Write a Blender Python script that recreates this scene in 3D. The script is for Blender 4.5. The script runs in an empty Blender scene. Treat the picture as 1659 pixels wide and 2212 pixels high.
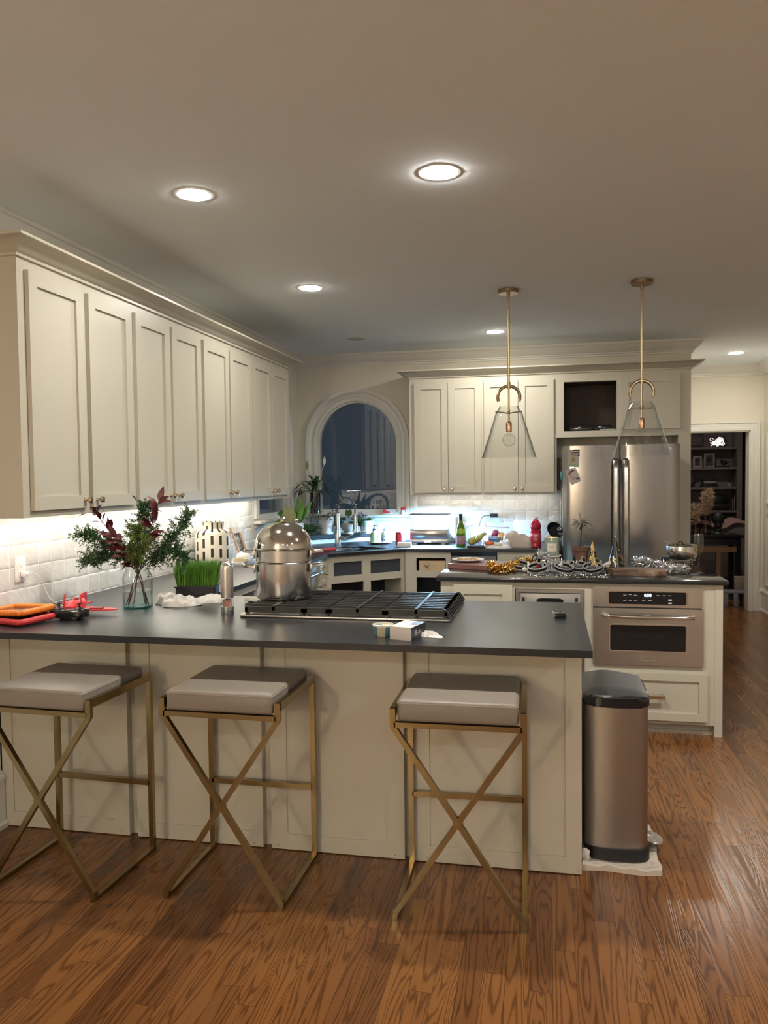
import bpy, bmesh, math, random
from mathutils import Vector, Matrix, noise as mnoise
R = math.radians
PI = math.pi
random.seed(7)
scene = bpy.context.scene
COL = scene.collection

# ------------------------------------------------------------------ camera, exposure, world
CAM = Vector((-0.1493, -2.8069, 1.5151))
YAW, PITCH, ROLL, FPX = 0.2043, -0.0408, -0.0115, 1713.79
def camera():
    fwd = Vector((-math.sin(YAW), math.cos(YAW), 0)); right = Vector((math.cos(YAW), math.sin(YAW), 0)); up = Vector((0, 0, 1))
    f2 = fwd*math.cos(PITCH) + up*math.sin(PITCH); u2 = up*math.cos(PITCH) - fwd*math.sin(PITCH)
    r3 = right*math.cos(ROLL) + u2*math.sin(ROLL); u3 = u2*math.cos(ROLL) - right*math.sin(ROLL)
    cd = bpy.data.cameras.new('camera'); cd.sensor_fit = 'VERTICAL'; cd.sensor_height = 36.0
    cd.lens = FPX/2212*36.0; cd.clip_start = 0.05; cd.clip_end = 60
    o = bpy.data.objects.new('camera', cd); COL.objects.link(o)
    m = Matrix((r3, u3, -f2)).transposed().to_4x4(); m.translation = CAM
    o.matrix_world = m
    scene.camera = o
camera()
scene.view_settings.view_transform = 'Standard'
scene.view_settings.look = 'None'
scene.view_settings.gamma = 1.0
scene.view_settings.use_curve_mapping = False
scene.view_settings.exposure = 0.88
scene.cycles.use_denoising = True
scene.cycles.max_bounces = 10
scene.cycles.transparent_max_bounces = 24
scene.cycles.sample_clamp_indirect = 4.0
scene.cycles.caustics_reflective = False
scene.cycles.caustics_refractive = False
w = bpy.data.worlds.new('night'); scene.world = w; w.use_nodes = True
w.node_tree.nodes['Background'].inputs[0].default_value = (0.016, 0.022, 0.030, 1)
w.node_tree.nodes['Background'].inputs[1].default_value = 1.0
# radiance of the lamps in the room
# recessed ceiling lamps: over the left counter, peninsula, left counter middle, back wall, hallway, then one added out of view to brighten the island front
CAN_A = 112.0
CAN_B = 370.0
CAN_C = 145.0
CAN_D = 190.0
CAN_E = 150.0
CAN_FILL = 410.0
CAN_COL = (1.0, 0.96, 0.86)
REAR_COL = (0.92, 0.97, 1.0)
STRIP_L = 16.5          # strips under the wall cabinets, left wall
STRIP_R = 6.5
STRIP_COL = (1.0, 0.93, 0.80)
GROW_L = 580.0          # blue-white lamp of the countertop herb garden
GROW_COL = (0.30, 0.64, 1.0)
LAMP_W = 112.0          # bulb of the floor lamp in the living room behind the viewer
DINING_FILL = 120.0
REAR_L = 255.0           # added unseen ceiling lamps, fill from behind the viewer

# ------------------------------------------------------------------ helpers
WM = {}
class MB:
    """collects shapes in one bmesh"""
    def __init__(s, M=None):
        s.bm = bmesh.new(); s.M = M or Matrix()
    def v(s, p): return s.bm.verts.new(s.M @ Vector(p))
    def face(s, pts):
        return s.bm.faces.new([s.v(p) for p in pts])
    def box(s, x0, x1, y0, y1, z0, z1, bev=0, seg=2):
        vs = [s.v(p) for p in ((x0,y0,z0),(x1,y0,z0),(x1,y1,z0),(x0,y1,z0),(x0,y0,z1),(x1,y0,z1),(x1,y1,z1),(x0,y1,z1))]
        fs = [s.bm.faces.new([vs[i] for i in f]) for f in ((3,2,1,0),(4,5,6,7),(0,1,5,4),(1,2,6,5),(2,3,7,6),(3,0,4,7))]
        if bev:
            es = list({e for f in fs for e in f.edges})
            bmesh.ops.bevel(s.bm, geom=es, offset=bev, segments=seg, profile=0.5, affect='EDGES')
        return s
    def prism(s, poly, z0, z1, bev=0):
        n = len(poly)
        a = [s.v((p[0], p[1], z0)) for p in poly]; b = [s.v((p[0], p[1], z1)) for p in poly]
        fs = [s.bm.faces.new(a[::-1]), s.bm.faces.new(b)]
        for i in range(n):
            fs.append(s.bm.faces.new((a[i], a[(i+1) % n], b[(i+1) % n], b[i])))
        if bev:
            es = list(fs[1].edges) + list(fs[0].edges)
            bmesh.ops.bevel(s.bm, geom=es, offset=bev, segments=2, profile=0.5, affect='EDGES')
        return s
    def holed(s, outer, holes, z0, z1):
        """plate with holes: outline and holes given in xy"""
        for z in (z0, z1):
            es = []
            for loop in [outer] + holes:
                vs = [s.v((p[0], p[1], z)) for p in loop]
                es += [s.bm.edges.new((vs[i], vs[(i+1) % len(vs)])) for i in range(len(vs))]
            bmesh.ops.triangle_fill(s.bm, edges=es, use_beauty=True)
        for loop in [outer] + holes:
            n = len(loop)
            for i in range(n):
                p, q = loop[i], loop[(i+1) % n]
                s.face(((p[0],p[1],z0),(q[0],q[1],z0),(q[0],q[1],z1),(p[0],p[1],z1)))
        bmesh.ops.remove_doubles(s.bm, verts=s.bm.verts[:], dist=1e-5)
        return s
    def tube(s, pts, r, n=8, closed=False, up=None, sq=False):
        pts = [Vector(p) for p in pts]; m = len(pts); rings = []
        t0 = (pts[1]-pts[0]).normalized()
        nr = Vector(up) if up else (Vector((0,0,1)) if abs(t0.z) < 0.9 else Vector((1,0,0)))
        for i, p in enumerate(pts):
            if closed: t = (pts[(i+1) % m]-pts[i-1])
            elif i == 0: t = pts[1]-pts[0]
            elif i == m-1: t = pts[-1]-pts[-2]
            else: t = (pts[i+1]-pts[i]).normalized()+(pts[i]-pts[i-1]).normalized()
            if t.length < 1e-9: t = t0
            t = t.normalized()
            nr = nr-t*nr.dot(t)
            if nr.length < 1e-6: nr = t.orthogonal()
            nr = nr.normalized(); b = t.cross(nr)
            rr = r[i] if isinstance(r, (list, tuple)) else r
            ring = []
            for k in range(n):
                a = 2*PI*(k+0.5)/n
                q = rr*(1.41421 if sq else 1)
                ring.append(s.v(p + nr*math.cos(a)*q + b*math.sin(a)*q))
            rings.append(ring)
        L = m if closed else m-1
        for i in range(L):
            A, B = rings[i], rings[(i+1) % m]
            for k in range(n):
                s.bm.faces.new((A[k], A[(k+1) % n], B[(k+1) % n], B[k]))
        if not closed:
            s.bm.faces.new(rings[0][::-1]); s.bm.faces.new(rings[-1])
        return s
    def bar(s, p, q, wd, up=(0,0,1), w2=None):
        """square bar from p to q; wd across, w2 along up"""
        p, q = Vector(p), Vector(q); t = (q-p).normalized(); u = Vector(up); u = (u-t*u.dot(t)).normalized(); b = t.cross(u)
        h = (w2 or wd)/2; wv = wd/2
        c = [(-1,-1),(1,-1),(1,1),(-1,1)]
        A = [s.v(p+b*i*wv+u*j*h) for i, j in c]; B = [s.v(q+b*i*wv+u*j*h) for i, j in c]
        s.bm.faces.new(A[::-1]); s.bm.faces.new(B)
        for k in range(4): s.bm.faces.new((A[k], A[(k+1) % 4], B[(k+1) % 4], B[k]))
        return s
    def lathe(s, prof, c=(0,0), n=32, closed=False, sx=1, sy=1):
        rings = []
        for r, z in prof:
            if r < 1e-6: rings.append([s.v((c[0], c[1], z))])
            else: rings.append([s.v((c[0]+sx*r*math.cos(2*PI*k/n), c[1]+sy*r*math.sin(2*PI*k/n), z)) for k in range(n)])
        m = len(rings)
        for i in range(m if closed else m-1):
            A, B = rings[i], rings[(i+1) % m]
            for k in range(n):
                k2 = (k+1) % n
                if len(A) == 1 and len(B) == 1: continue
                if len(A) == 1: s.bm.faces.new((A[0], B[k2], B[k]))
                elif len(B) == 1: s.bm.faces.new((A[k], A[k2], B[0]))
                else: s.bm.faces.new((A[k], A[k2], B[k2], B[k]))
        if not closed:
            if len(rings[0]) > 1: s.bm.faces.new(rings[0][::-1])
            if len(rings[-1]) > 1: s.bm.faces.new(rings[-1])
        return s
    def ball(s, c, r, n=16, sc=(1,1,1), jit=0):
        prof = [(math.sin(PI*i/(n//2)), -math.cos(PI*i/(n//2))) for i in range(n//2+1)]
        M0 = s.M
        s.M = M0 @ Matrix.Translation(Vector(c)) @ Matrix.Diagonal((r*sc[0], r*sc[1], r*sc[2], 1))
        n0 = len(s.bm.verts)
        s.lathe([(abs(a), b) for a, b in prof], n=n)
        s.M = M0
        if jit:
            s.bm.verts.ensure_lookup_table()
            for vv in s.bm.verts[n0:]:
                vv.co += Vector((random.uniform(-1,1), random.uniform(-1,1), random.uniform(-1,1)))*jit
        return s
    def leaf(s, p, d, nrm, L, W, bend=0.3, n=5, tip=0.5, fold=0.15):
        """one leaf: starts at p, grows along d, droops by bend"""
        p = Vector(p); d = Vector(d).normalized(); nrm = Vector(nrm); nrm = nrm-d*nrm.dot(d)
        nrm = nrm.normalized() if nrm.length > 1e-4 else d.orthogonal().normalized()
        rows = []
        c = p.copy(); dd = d.copy()
        for i in range(n+1):
            t = i/n
            wd = W*math.sin(PI*min(1, (t*0.93+0.05)**(0.55+tip*0.4)))*0.5
            sd = dd.cross(nrm).normalized()
            rows.append((s.v(c+sd*wd+nrm*wd*fold), s.v(c), s.v(c-sd*wd+nrm*wd*fold)))
            ax = sd
            rot = Matrix.Rotation(-bend/n, 3, ax)
            dd = (rot @ dd).normalized(); nrm = (rot @ nrm).normalized()
            c = c+dd*(L/n)
        for a, b in zip(rows, rows[1:]):
            s.bm.faces.new((a[0], a[1], b[1], b[0])); s.bm.faces.new((a[1], a[2], b[2], b[1]))
        return s
    def sweep(s, prof, path, closed=False, side=1):
        """profile [(out,z)] swept along an xy path with mitred corners; out is to the right of travel times side"""
        m = len(path); P2 = [Vector((p[0], p[1])) for p in path]; rings = []
        def nrm(a, b):
            t = (b-a).normalized(); return Vector((t.y, -t.x))*side
        for i in range(m):
            if closed or 0 < i < m-1:
                n1 = nrm(P2[i-1], P2[i]); n2 = nrm(P2[i], P2[(i+1) % m])
                mm = (n1+n2); mm = mm/(mm.length_squared/2)
            elif i == 0: mm = nrm(P2[0], P2[1])
            else: mm = nrm(P2[-2], P2[-1])
            rings.append([s.v((P2[i].x+mm.x*o, P2[i].y+mm.y*o, z)) for o, z in prof])
        k = len(prof)
        for i in range(m if closed else m-1):
            A, B = rings[i], rings[(i+1) % m]
            for j in range(k):
                s.bm.faces.new((A[j], A[(j+1) % k], B[(j+1) % k], B[j]))
        if not closed:
            s.bm.faces.new(rings[0]); s.bm.faces.new(rings[-1][::-1])
        return s
    def mesh(s, name, inv=None, smooth=35):
        if inv is not None: s.bm.transform(inv)
        bmesh.ops.recalc_face_normals(s.bm, faces=s.bm.faces[:])
        me = bpy.data.meshes.new(name); s.bm.to_mesh(me); s.bm.free()
        if smooth:
            for p in me.polygons: p.use_smooth = True
            me.set_sharp_from_angle(angle=R(smooth))
        return me

def add(name, mb, mat, parent=None, world=False, smooth=35, label=None, loc=None, rz=0, kind=None):
    inv = None
    if world and parent is not None: inv = WM[parent.name].inverted()
    elif world and loc is not None: inv = Matrix.Translation(Vector(loc)).inverted()
    me = mb.mesh(name, inv, smooth)
    for mm in (mat if isinstance(mat, (list, tuple)) else [mat]): me.materials.append(mm)
    o = bpy.data.objects.new(name, me); COL.objects.link(o)
    if parent is not None:
        o.parent = parent; WM[o.name] = WM[parent.name]
    else:
        o.location = loc or (0,0,0); o.rotation_euler = (0,0,rz)
        WM[o.name] = Matrix.Translation(Vector(loc or (0,0,0))) @ Matrix.Rotation(rz, 4, 'Z')
    if label: o['label'] = label
    if kind: o['kind'] = kind
    return o
def thing(name, label, cat, loc=(0,0,0), rz=0, group=None, rot=None):
    o = bpy.data.objects.new(name, None); COL.objects.link(o)
    o.empty_display_size = 0.05
    o.location = loc; o.rotation_euler = rot or (0,0,rz)
    o['label'] = label; o['category'] = cat
    if group: o['group'] = group
    from mathutils import Euler
    WM[o.name] = Matrix.Translation(Vector(loc)) @ Euler(rot or (0,0,rz)).to_matrix().to_4x4()
    return o
def one(name, mb, mat, label, cat, loc=(0,0,0), rz=0, group=None, world=False, smooth=35, rot=None, kind=None):
    o = add(name, mb, mat, None, world, smooth, label, loc, rz)
    if rot: o.rotation_euler = rot
    o['category'] = cat
    if group: o['group'] = group
    if kind: o['kind'] = kind
    return o
def struct(name, mb, mat, parent=None, smooth=35):
    o = add(name, mb, mat, parent, False, smooth)
    if parent is None: o['kind'] = 'structure'
    return o
def dup(root, loc, rz=0, label=None):
    r = root.copy(); COL.objects.link(r); r.location = loc; r.rotation_euler = (0,0,rz)
    if label: r['label'] = label
    for ch in list(root.children):
        c = ch.copy(); COL.objects.link(c); c.parent = r
        for g in list(ch.children):
            d = g.copy(); COL.objects.link(d); d.parent = c
    return r
def crumple(mb, w, d, h, seed, nx=56, ny=36, folds=22.0, flat=0.35, sq=2.6, ex=0.45):
    """a crumpled heap: a domed sheet with sharp ridges, standing on z=0"""
    off = Vector((seed*3.7, seed*1.3, seed*0.77)); V = []
    for i in range(nx+1):
        row = []
        for j in range(ny+1):
            a, b = 2*i/nx-1, 2*j/ny-1
            rr = (a*a+b*b*1.0)
            e = max(0.0, 1-(abs(a)**sq+abs(b)**sq))**ex
            p = Vector((a*w*folds*0.5, b*d*folds*0.5, 0))+off
            rdg = 1-abs(mnoise.noise(p))*1.8-abs(mnoise.noise(p*2.1))*0.7
            big = 0.75+0.5*mnoise.noise(p*0.35)
            z = h*e*(flat+(1-flat)*max(0,rdg))*big
            s_ = 1+0.12*mnoise.noise(p*0.6+Vector((5,0,0)))
            row.append(mb.v((a*w/2*s_, b*d/2*s_, max(0.0006, z))))
        V.append(row)
    for i in range(nx):
        for j in range(ny): mb.bm.faces.new((V[i][j],V[i+1][j],V[i+1][j+1],V[i][j+1]))
    rim = [V[i][0] for i in range(nx+1)]+[V[nx][j] for j in range(1,ny+1)]+[V[i][ny] for i in range(nx-1,-1,-1)]+[V[0][j] for j in range(ny-1,0,-1)]
    mb.bm.faces.new(rim[::-1])
    return mb
def rrect(x0, x1, y0, y1, r, n=5):
    out = []
    for cx, cy, a0 in ((x1-r, y0+r, -90), (x1-r, y1-r, 0), (x0+r, y1-r, 90), (x0+r, y0+r, 180)):
        for i in range(n+1):
            a = R(a0+90*i/n); out.append((cx+r*math.cos(a), cy+r*math.sin(a)))
    return out
def basis(o, u, n):
    """matrix taking (u, n, z) coordinates to the world: o origin, u along the face, n out of it"""
    u, n = Vector(u), Vector(n)
    m = Matrix((u, n, Vector((0,0,1)))).transposed().to_4x4(); m.translation = Vector(o)
    return m
def curve_pts(ctrl, n=24):
    """Catmull-Rom through control points"""
    P = [Vector(p) for p in ctrl]; P = [P[0]*2-P[1]] + P + [P[-1]*2-P[-2]]
    out = []
    for i in range(1, len(P)-2):
        for k in range(n):
            t = k/n; a, b, c, d = P[i-1], P[i], P[i+1], P[i+2]
            out.append(0.5*((2*b)+(c-a)*t+(2*a-5*b+4*c-d)*t*t+(3*b-a-3*c+d)*t**3))
    out.append(P[-2]); return out
def text_part(name, txt, size, mat, parent, M, ext=0.0004, align='CENTER', label=None):
    cu = bpy.data.curves.new(name, 'FONT'); cu.body = txt; cu.size = size; cu.extrude = ext; cu.align_x = align; cu.align_y = 'CENTER'
    tmp = bpy.data.objects.new('tmp', cu); COL.objects.link(tmp)
    dg = bpy.context.evaluated_depsgraph_get()
    me = bpy.data.meshes.new_from_object(tmp.evaluated_get(dg)); me.name = name
    bpy.data.objects.remove(tmp); bpy.data.curves.remove(cu)
    me.transform(M if parent is None else WM[parent.name].inverted() @ M)
    me.materials.clear(); me.materials.append(mat)
    o = bpy.data.objects.new(name, me); COL.objects.link(o)
    if parent is not None: o.parent = parent; WM[o.name] = WM[parent.name]
    if label: o['label'] = label
    return o
def frame_M(o, x, y):
    """matrix for text: x reading direction, y up direction"""
    x, y = Vector(x).normalized(), Vector(y).normalized(); z = x.cross(y)
    m = Matrix((x, y, z)).transposed().to_4x4(); m.translation = Vector(o); return m
# ------------------------------------------------------------------ materials
def nt(name):
    m = bpy.data.materials.new(name); m.use_nodes = True
    n = m.node_tree.nodes; l = m.node_tree.links
    return m, n, l, n['Principled BSDF']
def S4(c): return (c[0], c[1], c[2], 1)
def pbr(name, col, rough=0.5, metal=0.0, noise=None, bump=None, spec=None, coat=0, emis=None, sheen=0, trans=0, sub=0, aniso=None, stretch=(1,1,1), alpha=None):
    m, n, l, b = nt(name)
    b.inputs['Base Color'].default_value = S4(col); b.inputs['Roughness'].default_value = rough; b.inputs['Metallic'].default_value = metal
    if spec is not None: b.inputs['Specular IOR Level'].default_value = spec
    if coat: b.inputs['Coat Weight'].default_value = coat; b.inputs['Coat Roughness'].default_value = 0.05
    if emis: b.inputs['Emission Color'].default_value = S4(emis[0]); b.inputs['Emission Strength'].default_value = emis[1]
    if trans: b.inputs['Transmission Weight'].default_value = trans
    if sub: b.inputs['Subsurface Weight'].default_value = sub; b.inputs['Subsurface Radius'].default_value = (.02,.01,.006)
    if sheen: b.inputs['Sheen Weight'].default_value = sheen
    tc = n.new('ShaderNodeTexCoord'); mp = n.new('ShaderNodeMapping'); mp.inputs['Scale'].default_value = stretch
    l.new(tc.outputs['Object'], mp.inputs['Vector'])
    nz = n.new('ShaderNodeTexNoise'); l.new(mp.outputs[0], nz.inputs['Vector'])
    sc, amt = noise or (8, 0.05)
    nz.inputs['Scale'].default_value = sc; nz.inputs['Detail'].default_value = 3
    mx = n.new('ShaderNodeMix'); mx.data_type = 'RGBA'
    mx.inputs['A'].default_value = S4([c*(1-amt) for c in col]); mx.inputs['B'].default_value = S4([min(1, c*(1+amt)) for c in col])
    l.new(nz.outputs['Fac'], mx.inputs['Factor']); l.new(mx.outputs['Result'], b.inputs['Base Color'])
    if bump:
        nb = n.new('ShaderNodeTexNoise'); nb.inputs['Scale'].default_value = bump[0]; nb.inputs['Detail'].default_value = 3
        l.new(mp.outputs[0], nb.inputs['Vector'])
        bp = n.new('ShaderNodeBump'); bp.inputs['Strength'].default_value = bump[1]; bp.inputs['Distance'].default_value = 0.01
        l.new(nb.outputs['Fac'], bp.inputs['Height']); l.new(bp.outputs[0], b.inputs['Normal'])
    return m
def emit(name, col, s):
    m, n, l, b = nt(name); n.remove(b)
    e = n.new('ShaderNodeEmission'); e.inputs[0].default_value = S4(col); e.inputs[1].default_value = s
    l.new(e.outputs[0], n['Material Output'].inputs[0]); return m
def mth(n, l, op, a, b=None, clamp=False):
    x = n.new('ShaderNodeMath'); x.operation = op; x.use_clamp = clamp
    for i, v in enumerate((a, b)):
        if v is None: continue
        if isinstance(v, (int, float)): x.inputs[i].default_value = v
        else: l.new(v, x.inputs[i])
    return x.outputs[0]
def clear(name, tint=(0.97,0.98,0.98), edge=(0.55,0.6,0.6), rough=0.02, ior=1.5, refl=1.0):
    """thin clear glass: see-through, darker and more mirror-like where it turns away"""
    m, n, l, b = nt(name); n.remove(b)
    lw = n.new('ShaderNodeLayerWeight'); lw.inputs['Blend'].default_value = 0.5
    mx = n.new('ShaderNodeMix'); mx.data_type = 'RGBA'; mx.inputs['A'].default_value = S4(tint); mx.inputs['B'].default_value = S4(edge)
    pw = n.new('ShaderNodeMath'); pw.operation = 'POWER'; pw.inputs[1].default_value = 4.0
    l.new(lw.outputs['Facing'], pw.inputs[0]); l.new(pw.outputs[0], mx.inputs['Factor'])
    t = n.new('ShaderNodeBsdfTransparent'); l.new(mx.outputs['Result'], t.inputs[0])
    g = n.new('ShaderNodeBsdfGlossy'); g.inputs['Roughness'].default_value = rough
    lf = n.new('ShaderNodeLayerWeight'); lf.inputs['Blend'].default_value = 0.5
    f0 = ((ior-1)/(ior+1))**2
    sch = mth(n, l, 'ADD', f0*refl, mth(n, l, 'MULTIPLY', mth(n, l, 'POWER', lf.outputs['Facing'], 5.0), 0.85), True)
    class ml: outputs = [sch]
    ms = n.new('ShaderNodeMixShader'); l.new(ml.outputs[0], ms.inputs[0]); l.new(t.outputs[0], ms.inputs[1]); l.new(g.outputs[0], ms.inputs[2])
    l.new(ms.outputs[0], n['Material Output'].inputs[0]); return m
def ramp(n, l, fac, stops):
    r = n.new('ShaderNodeValToRGB'); cr = r.color_ramp
    while len(cr.elements) < len(stops): cr.elements.new(0.5)
    for e, (p, c) in zip(cr.elements, stops): e.position = p; e.color = S4(c)
    l.new(fac, r.inputs[0]); return r.outputs[0]

def floor_mat():
    m, n, l, b = nt('oak_strip_floor')
    tc = n.new('ShaderNodeTexCoord'); sp = n.new('ShaderNodeSeparateXYZ'); l.new(tc.outputs['Object'], sp.inputs[0])
    x, y = sp.outputs[0], sp.outputs[1]
    u = mth(n, l, 'DIVIDE', x, 0.070); colm = mth(n, l, 'FLOOR', u)
    w1 = n.new('ShaderNodeTexWhiteNoise'); w1.noise_dimensions = '1D'; l.new(colm, w1.inputs['W'])
    yy = mth(n, l, 'ADD', mth(n, l, 'DIVIDE', y, 0.85), mth(n, l, 'MULTIPLY', w1.outputs['Value'], 17.3)); row = mth(n, l, 'FLOOR', yy)
    cb = n.new('ShaderNodeCombineXYZ'); l.new(colm, cb.inputs[0]); l.new(row, cb.inputs[1])
    w2 = n.new('ShaderNodeTexWhiteNoise'); w2.noise_dimensions = '2D'; l.new(cb.outputs[0], w2.inputs['Vector'])
    sc = n.new('ShaderNodeSeparateColor'); l.new(w2.outputs['Color'], sc.inputs[0])
    # cathedral grain: contour lines of a noise stretched along the board
    cv = n.new('ShaderNodeCombineXYZ')
    l.new(mth(n, l, 'ADD', mth(n, l, 'MULTIPLY', x, 15.0), mth(n, l, 'MULTIPLY', sc.outputs[0], 40)), cv.inputs[0])
    l.new(mth(n, l, 'ADD', mth(n, l, 'MULTIPLY', y, 1.15), mth(n, l, 'MULTIPLY', sc.outputs[1], 30)), cv.inputs[1])
    l.new(mth(n, l, 'MULTIPLY', sc.outputs[2], 20), cv.inputs[2])
    nz = n.new('ShaderNodeTexNoise'); nz.inputs['Scale'].default_value = 1.0; nz.inputs['Detail'].default_value = 1.6; nz.inputs['Roughness'].default_value = 0.45; nz.inputs['Distortion'].default_value = 0.25
    l.new(cv.outputs[0], nz.inputs['Vector'])
    fr = mth(n, l, 'ADD', 45.0, mth(n, l, 'MULTIPLY', sc.outputs[1], 80.0))
    s1 = mth(n, l, 'SINE', mth(n, l, 'MULTIPLY', nz.outputs['Fac'], fr))
    # fine pores
    pv = n.new('ShaderNodeCombineXYZ'); l.new(mth(n, l, 'MULTIPLY', x, 330), pv.inputs[0]); l.new(mth(n, l, 'MULTIPLY', y, 16), pv.inputs[1])
    pn = n.new('ShaderNodeTexNoise'); pn.inputs['Scale'].default_value = 1.0; pn.inputs['Detail'].default_value = 2; l.new(pv.outputs[0], pn.inputs['Vector'])
    g = mth(n, l, 'ADD', mth(n, l, 'MULTIPLY', s1, 0.5), mth(n, l, 'MULTIPLY', pn.outputs['Fac'], 0.75))
    gl = ramp(n, l, g, [(0.0, (1,1,1)), (0.50, (0.93,0.93,0.93)), (0.70, (0.74,0.70,0.66)), (0.84, (0.47,0.42,0.37)), (1.0, (0.38,0.33,0.29))])
    base = ramp(n, l, sc.outputs[0], [(0.0, (0.125,0.048,0.015)), (0.3, (0.205,0.082,0.024)), (0.7, (0.235,0.097,0.028)), (1.0, (0.155,0.059,0.019))])
    mx = n.new('ShaderNodeMix'); mx.data_type = 'RGBA'; mx.blend_type = 'MULTIPLY'; mx.inputs['Factor'].default_value = 0.9
    l.new(base, mx.inputs['A']); l.new(gl, mx.inputs['B'])
    fx = mth(n, l, 'FRACT', u); fy = mth(n, l, 'FRACT', yy)
    ex = mth(n, l, 'LESS_THAN', mth(n, l, 'ABSOLUTE', mth(n, l, 'SUBTRACT', fx, 0.5)), 0.488)
    ey = mth(n, l, 'LESS_THAN', mth(n, l, 'ABSOLUTE', mth(n, l, 'SUBTRACT', fy, 0.5)), 0.4988)
    gap = mth(n, l, 'MULTIPLY', ex, ey)
    m2 = n.new('ShaderNodeMix'); m2.data_type = 'RGBA'; m2.inputs['A'].default_value = (0.07,0.03,0.012,1)
    l.new(gap, m2.inputs['Factor']); l.new(mx.outputs['Result'], m2.inputs['B']); l.new(m2.outputs['Result'], b.inputs['Base Color'])
    b.inputs['Roughness'].default_value = 0.30; b.inputs['Specular IOR Level'].default_value = 0.45
    l.new(mth(n, l, 'ADD', 0.17, mth(n, l, 'MULTIPLY', pn.outputs['Fac'], 0.12)), b.inputs['Roughness'])
    bp = n.new('ShaderNodeBump'); bp.inputs['Strength'].default_value = 0.18; bp.inputs['Distance'].default_value = 0.004
    l.new(mth(n, l, 'ADD', mth(n, l, 'MULTIPLY', gap, 0.6), mth(n, l, 'MULTIPLY', g, -0.4)), bp.inputs['Height']); l.new(bp.outputs[0], b.inputs['Normal'])
    return m
def tile_mat(name, axis, o_u, o_z, pu=0.1035, pz=0.1025):
    """white hand-glazed square tile"""
    m, n, l, b = nt(name)
    tc = n.new('ShaderNodeTexCoord'); sp = n.new('ShaderNodeSeparateXYZ'); l.new(tc.outputs['Object'], sp.inputs[0])
    u0, z0 = sp.outputs['XYZ'.index(axis)], sp.outputs[2]
    wn = n.new('ShaderNodeTexNoise'); wn.inputs['Scale'].default_value = 14; l.new(tc.outputs['Object'], wn.inputs['Vector'])
    wob = mth(n, l, 'MULTIPLY', mth(n, l, 'SUBTRACT', wn.outputs['Fac'], 0.5), 0.05)
    u = mth(n, l, 'ADD', mth(n, l, 'DIVIDE', mth(n, l, 'SUBTRACT', u0, o_u), pu), wob)
    z = mth(n, l, 'ADD', mth(n, l, 'DIVIDE', mth(n, l, 'SUBTRACT', z0, o_z), pz), wob)
    cb = n.new('ShaderNodeCombineXYZ'); l.new(mth(n, l, 'FLOOR', u), cb.inputs[0]); l.new(mth(n, l, 'FLOOR', z), cb.inputs[1])
    wt = n.new('ShaderNodeTexWhiteNoise'); wt.noise_dimensions = '2D'; l.new(cb.outputs[0], wt.inputs['Vector'])
    du = mth(n, l, 'ABSOLUTE', mth(n, l, 'SUBTRACT', mth(n, l, 'FRACT', u), 0.5)); dz = mth(n, l, 'ABSOLUTE', mth(n, l, 'SUBTRACT', mth(n, l, 'FRACT', z), 0.5))
    d = mth(n, l, 'MAXIMUM', du, dz)
    gr = mth(n, l, 'MULTIPLY', mth(n, l, 'SUBTRACT', d, 0.47), 60, True)
    tone = ramp(n, l, wt.outputs['Value'], [(0, (0.62,0.61,0.58)), (1, (0.76,0.75,0.72))])
    mx = n.new('ShaderNodeMix'); mx.data_type = 'RGBA'; mx.inputs['B'].default_value = (0.86,0.85,0.82,1)
    l.new(gr, mx.inputs['Factor']); l.new(tone, mx.inputs['A']); l.new(mx.outputs['Result'], b.inputs['Base Color'])
    b.inputs['Roughness'].default_value = 0.13
    l.new(mth(n, l, 'ADD', 0.1, mth(n, l, 'MULTIPLY', gr, 0.6)), b.inputs['Roughness'])
    vm = n.new('ShaderNodeVectorMath'); vm.operation = 'MULTIPLY_ADD'; l.new(wt.outputs['Color'], vm.inputs[0]); vm.inputs[1].default_value = (9,9,9); l.new(tc.outputs['Object'], vm.inputs[2])
    hn = n.new('ShaderNodeTexNoise'); hn.inputs['Scale'].default_value = 16; hn.inputs['Detail'].default_value = 2; l.new(vm.outputs[0], hn.inputs['Vector'])
    edge = mth(n, l, 'MULTIPLY', mth(n, l, 'POWER', mth(n, l, 'MULTIPLY', d, 2.0), 8.0), 0.35)
    h = mth(n, l, 'SUBTRACT', mth(n, l, 'MULTIPLY', hn.outputs['Fac'], 1.0), edge)
    bp = n.new('ShaderNodeBump'); bp.inputs['Strength'].default_value = 0.55; bp.inputs['Distance'].default_value = 0.012
    l.new(h, bp.inputs['Height']); l.new(bp.outputs[0], b.inputs['Normal'])
    return m
def steel(name, col=(0.58,0.56,0.53), rough=0.28, axis='z', amt=0.10):
    """brushed steel: fine streaks along one axis"""
    st = {'z': (90,90,1.2), 'x': (1.2,90,90), 'y': (90,1.2,90)}[axis]
    m = pbr(name, col, rough, 1.0, noise=(3.0, amt), stretch=st)
    n = m.node_tree.nodes; l = m.node_tree.links; b = n['Principled BSDF']
    nz = [q for q in n if q.type == 'TEX_NOISE'][0]
    l.new(mth(n, l, 'ADD', rough-0.06, mth(n, l, 'MULTIPLY', nz.outputs['Fac'], 0.12)), b.inputs['Roughness'])
    b.inputs['Anisotropic'].default_value = 0.5
    return m
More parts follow.
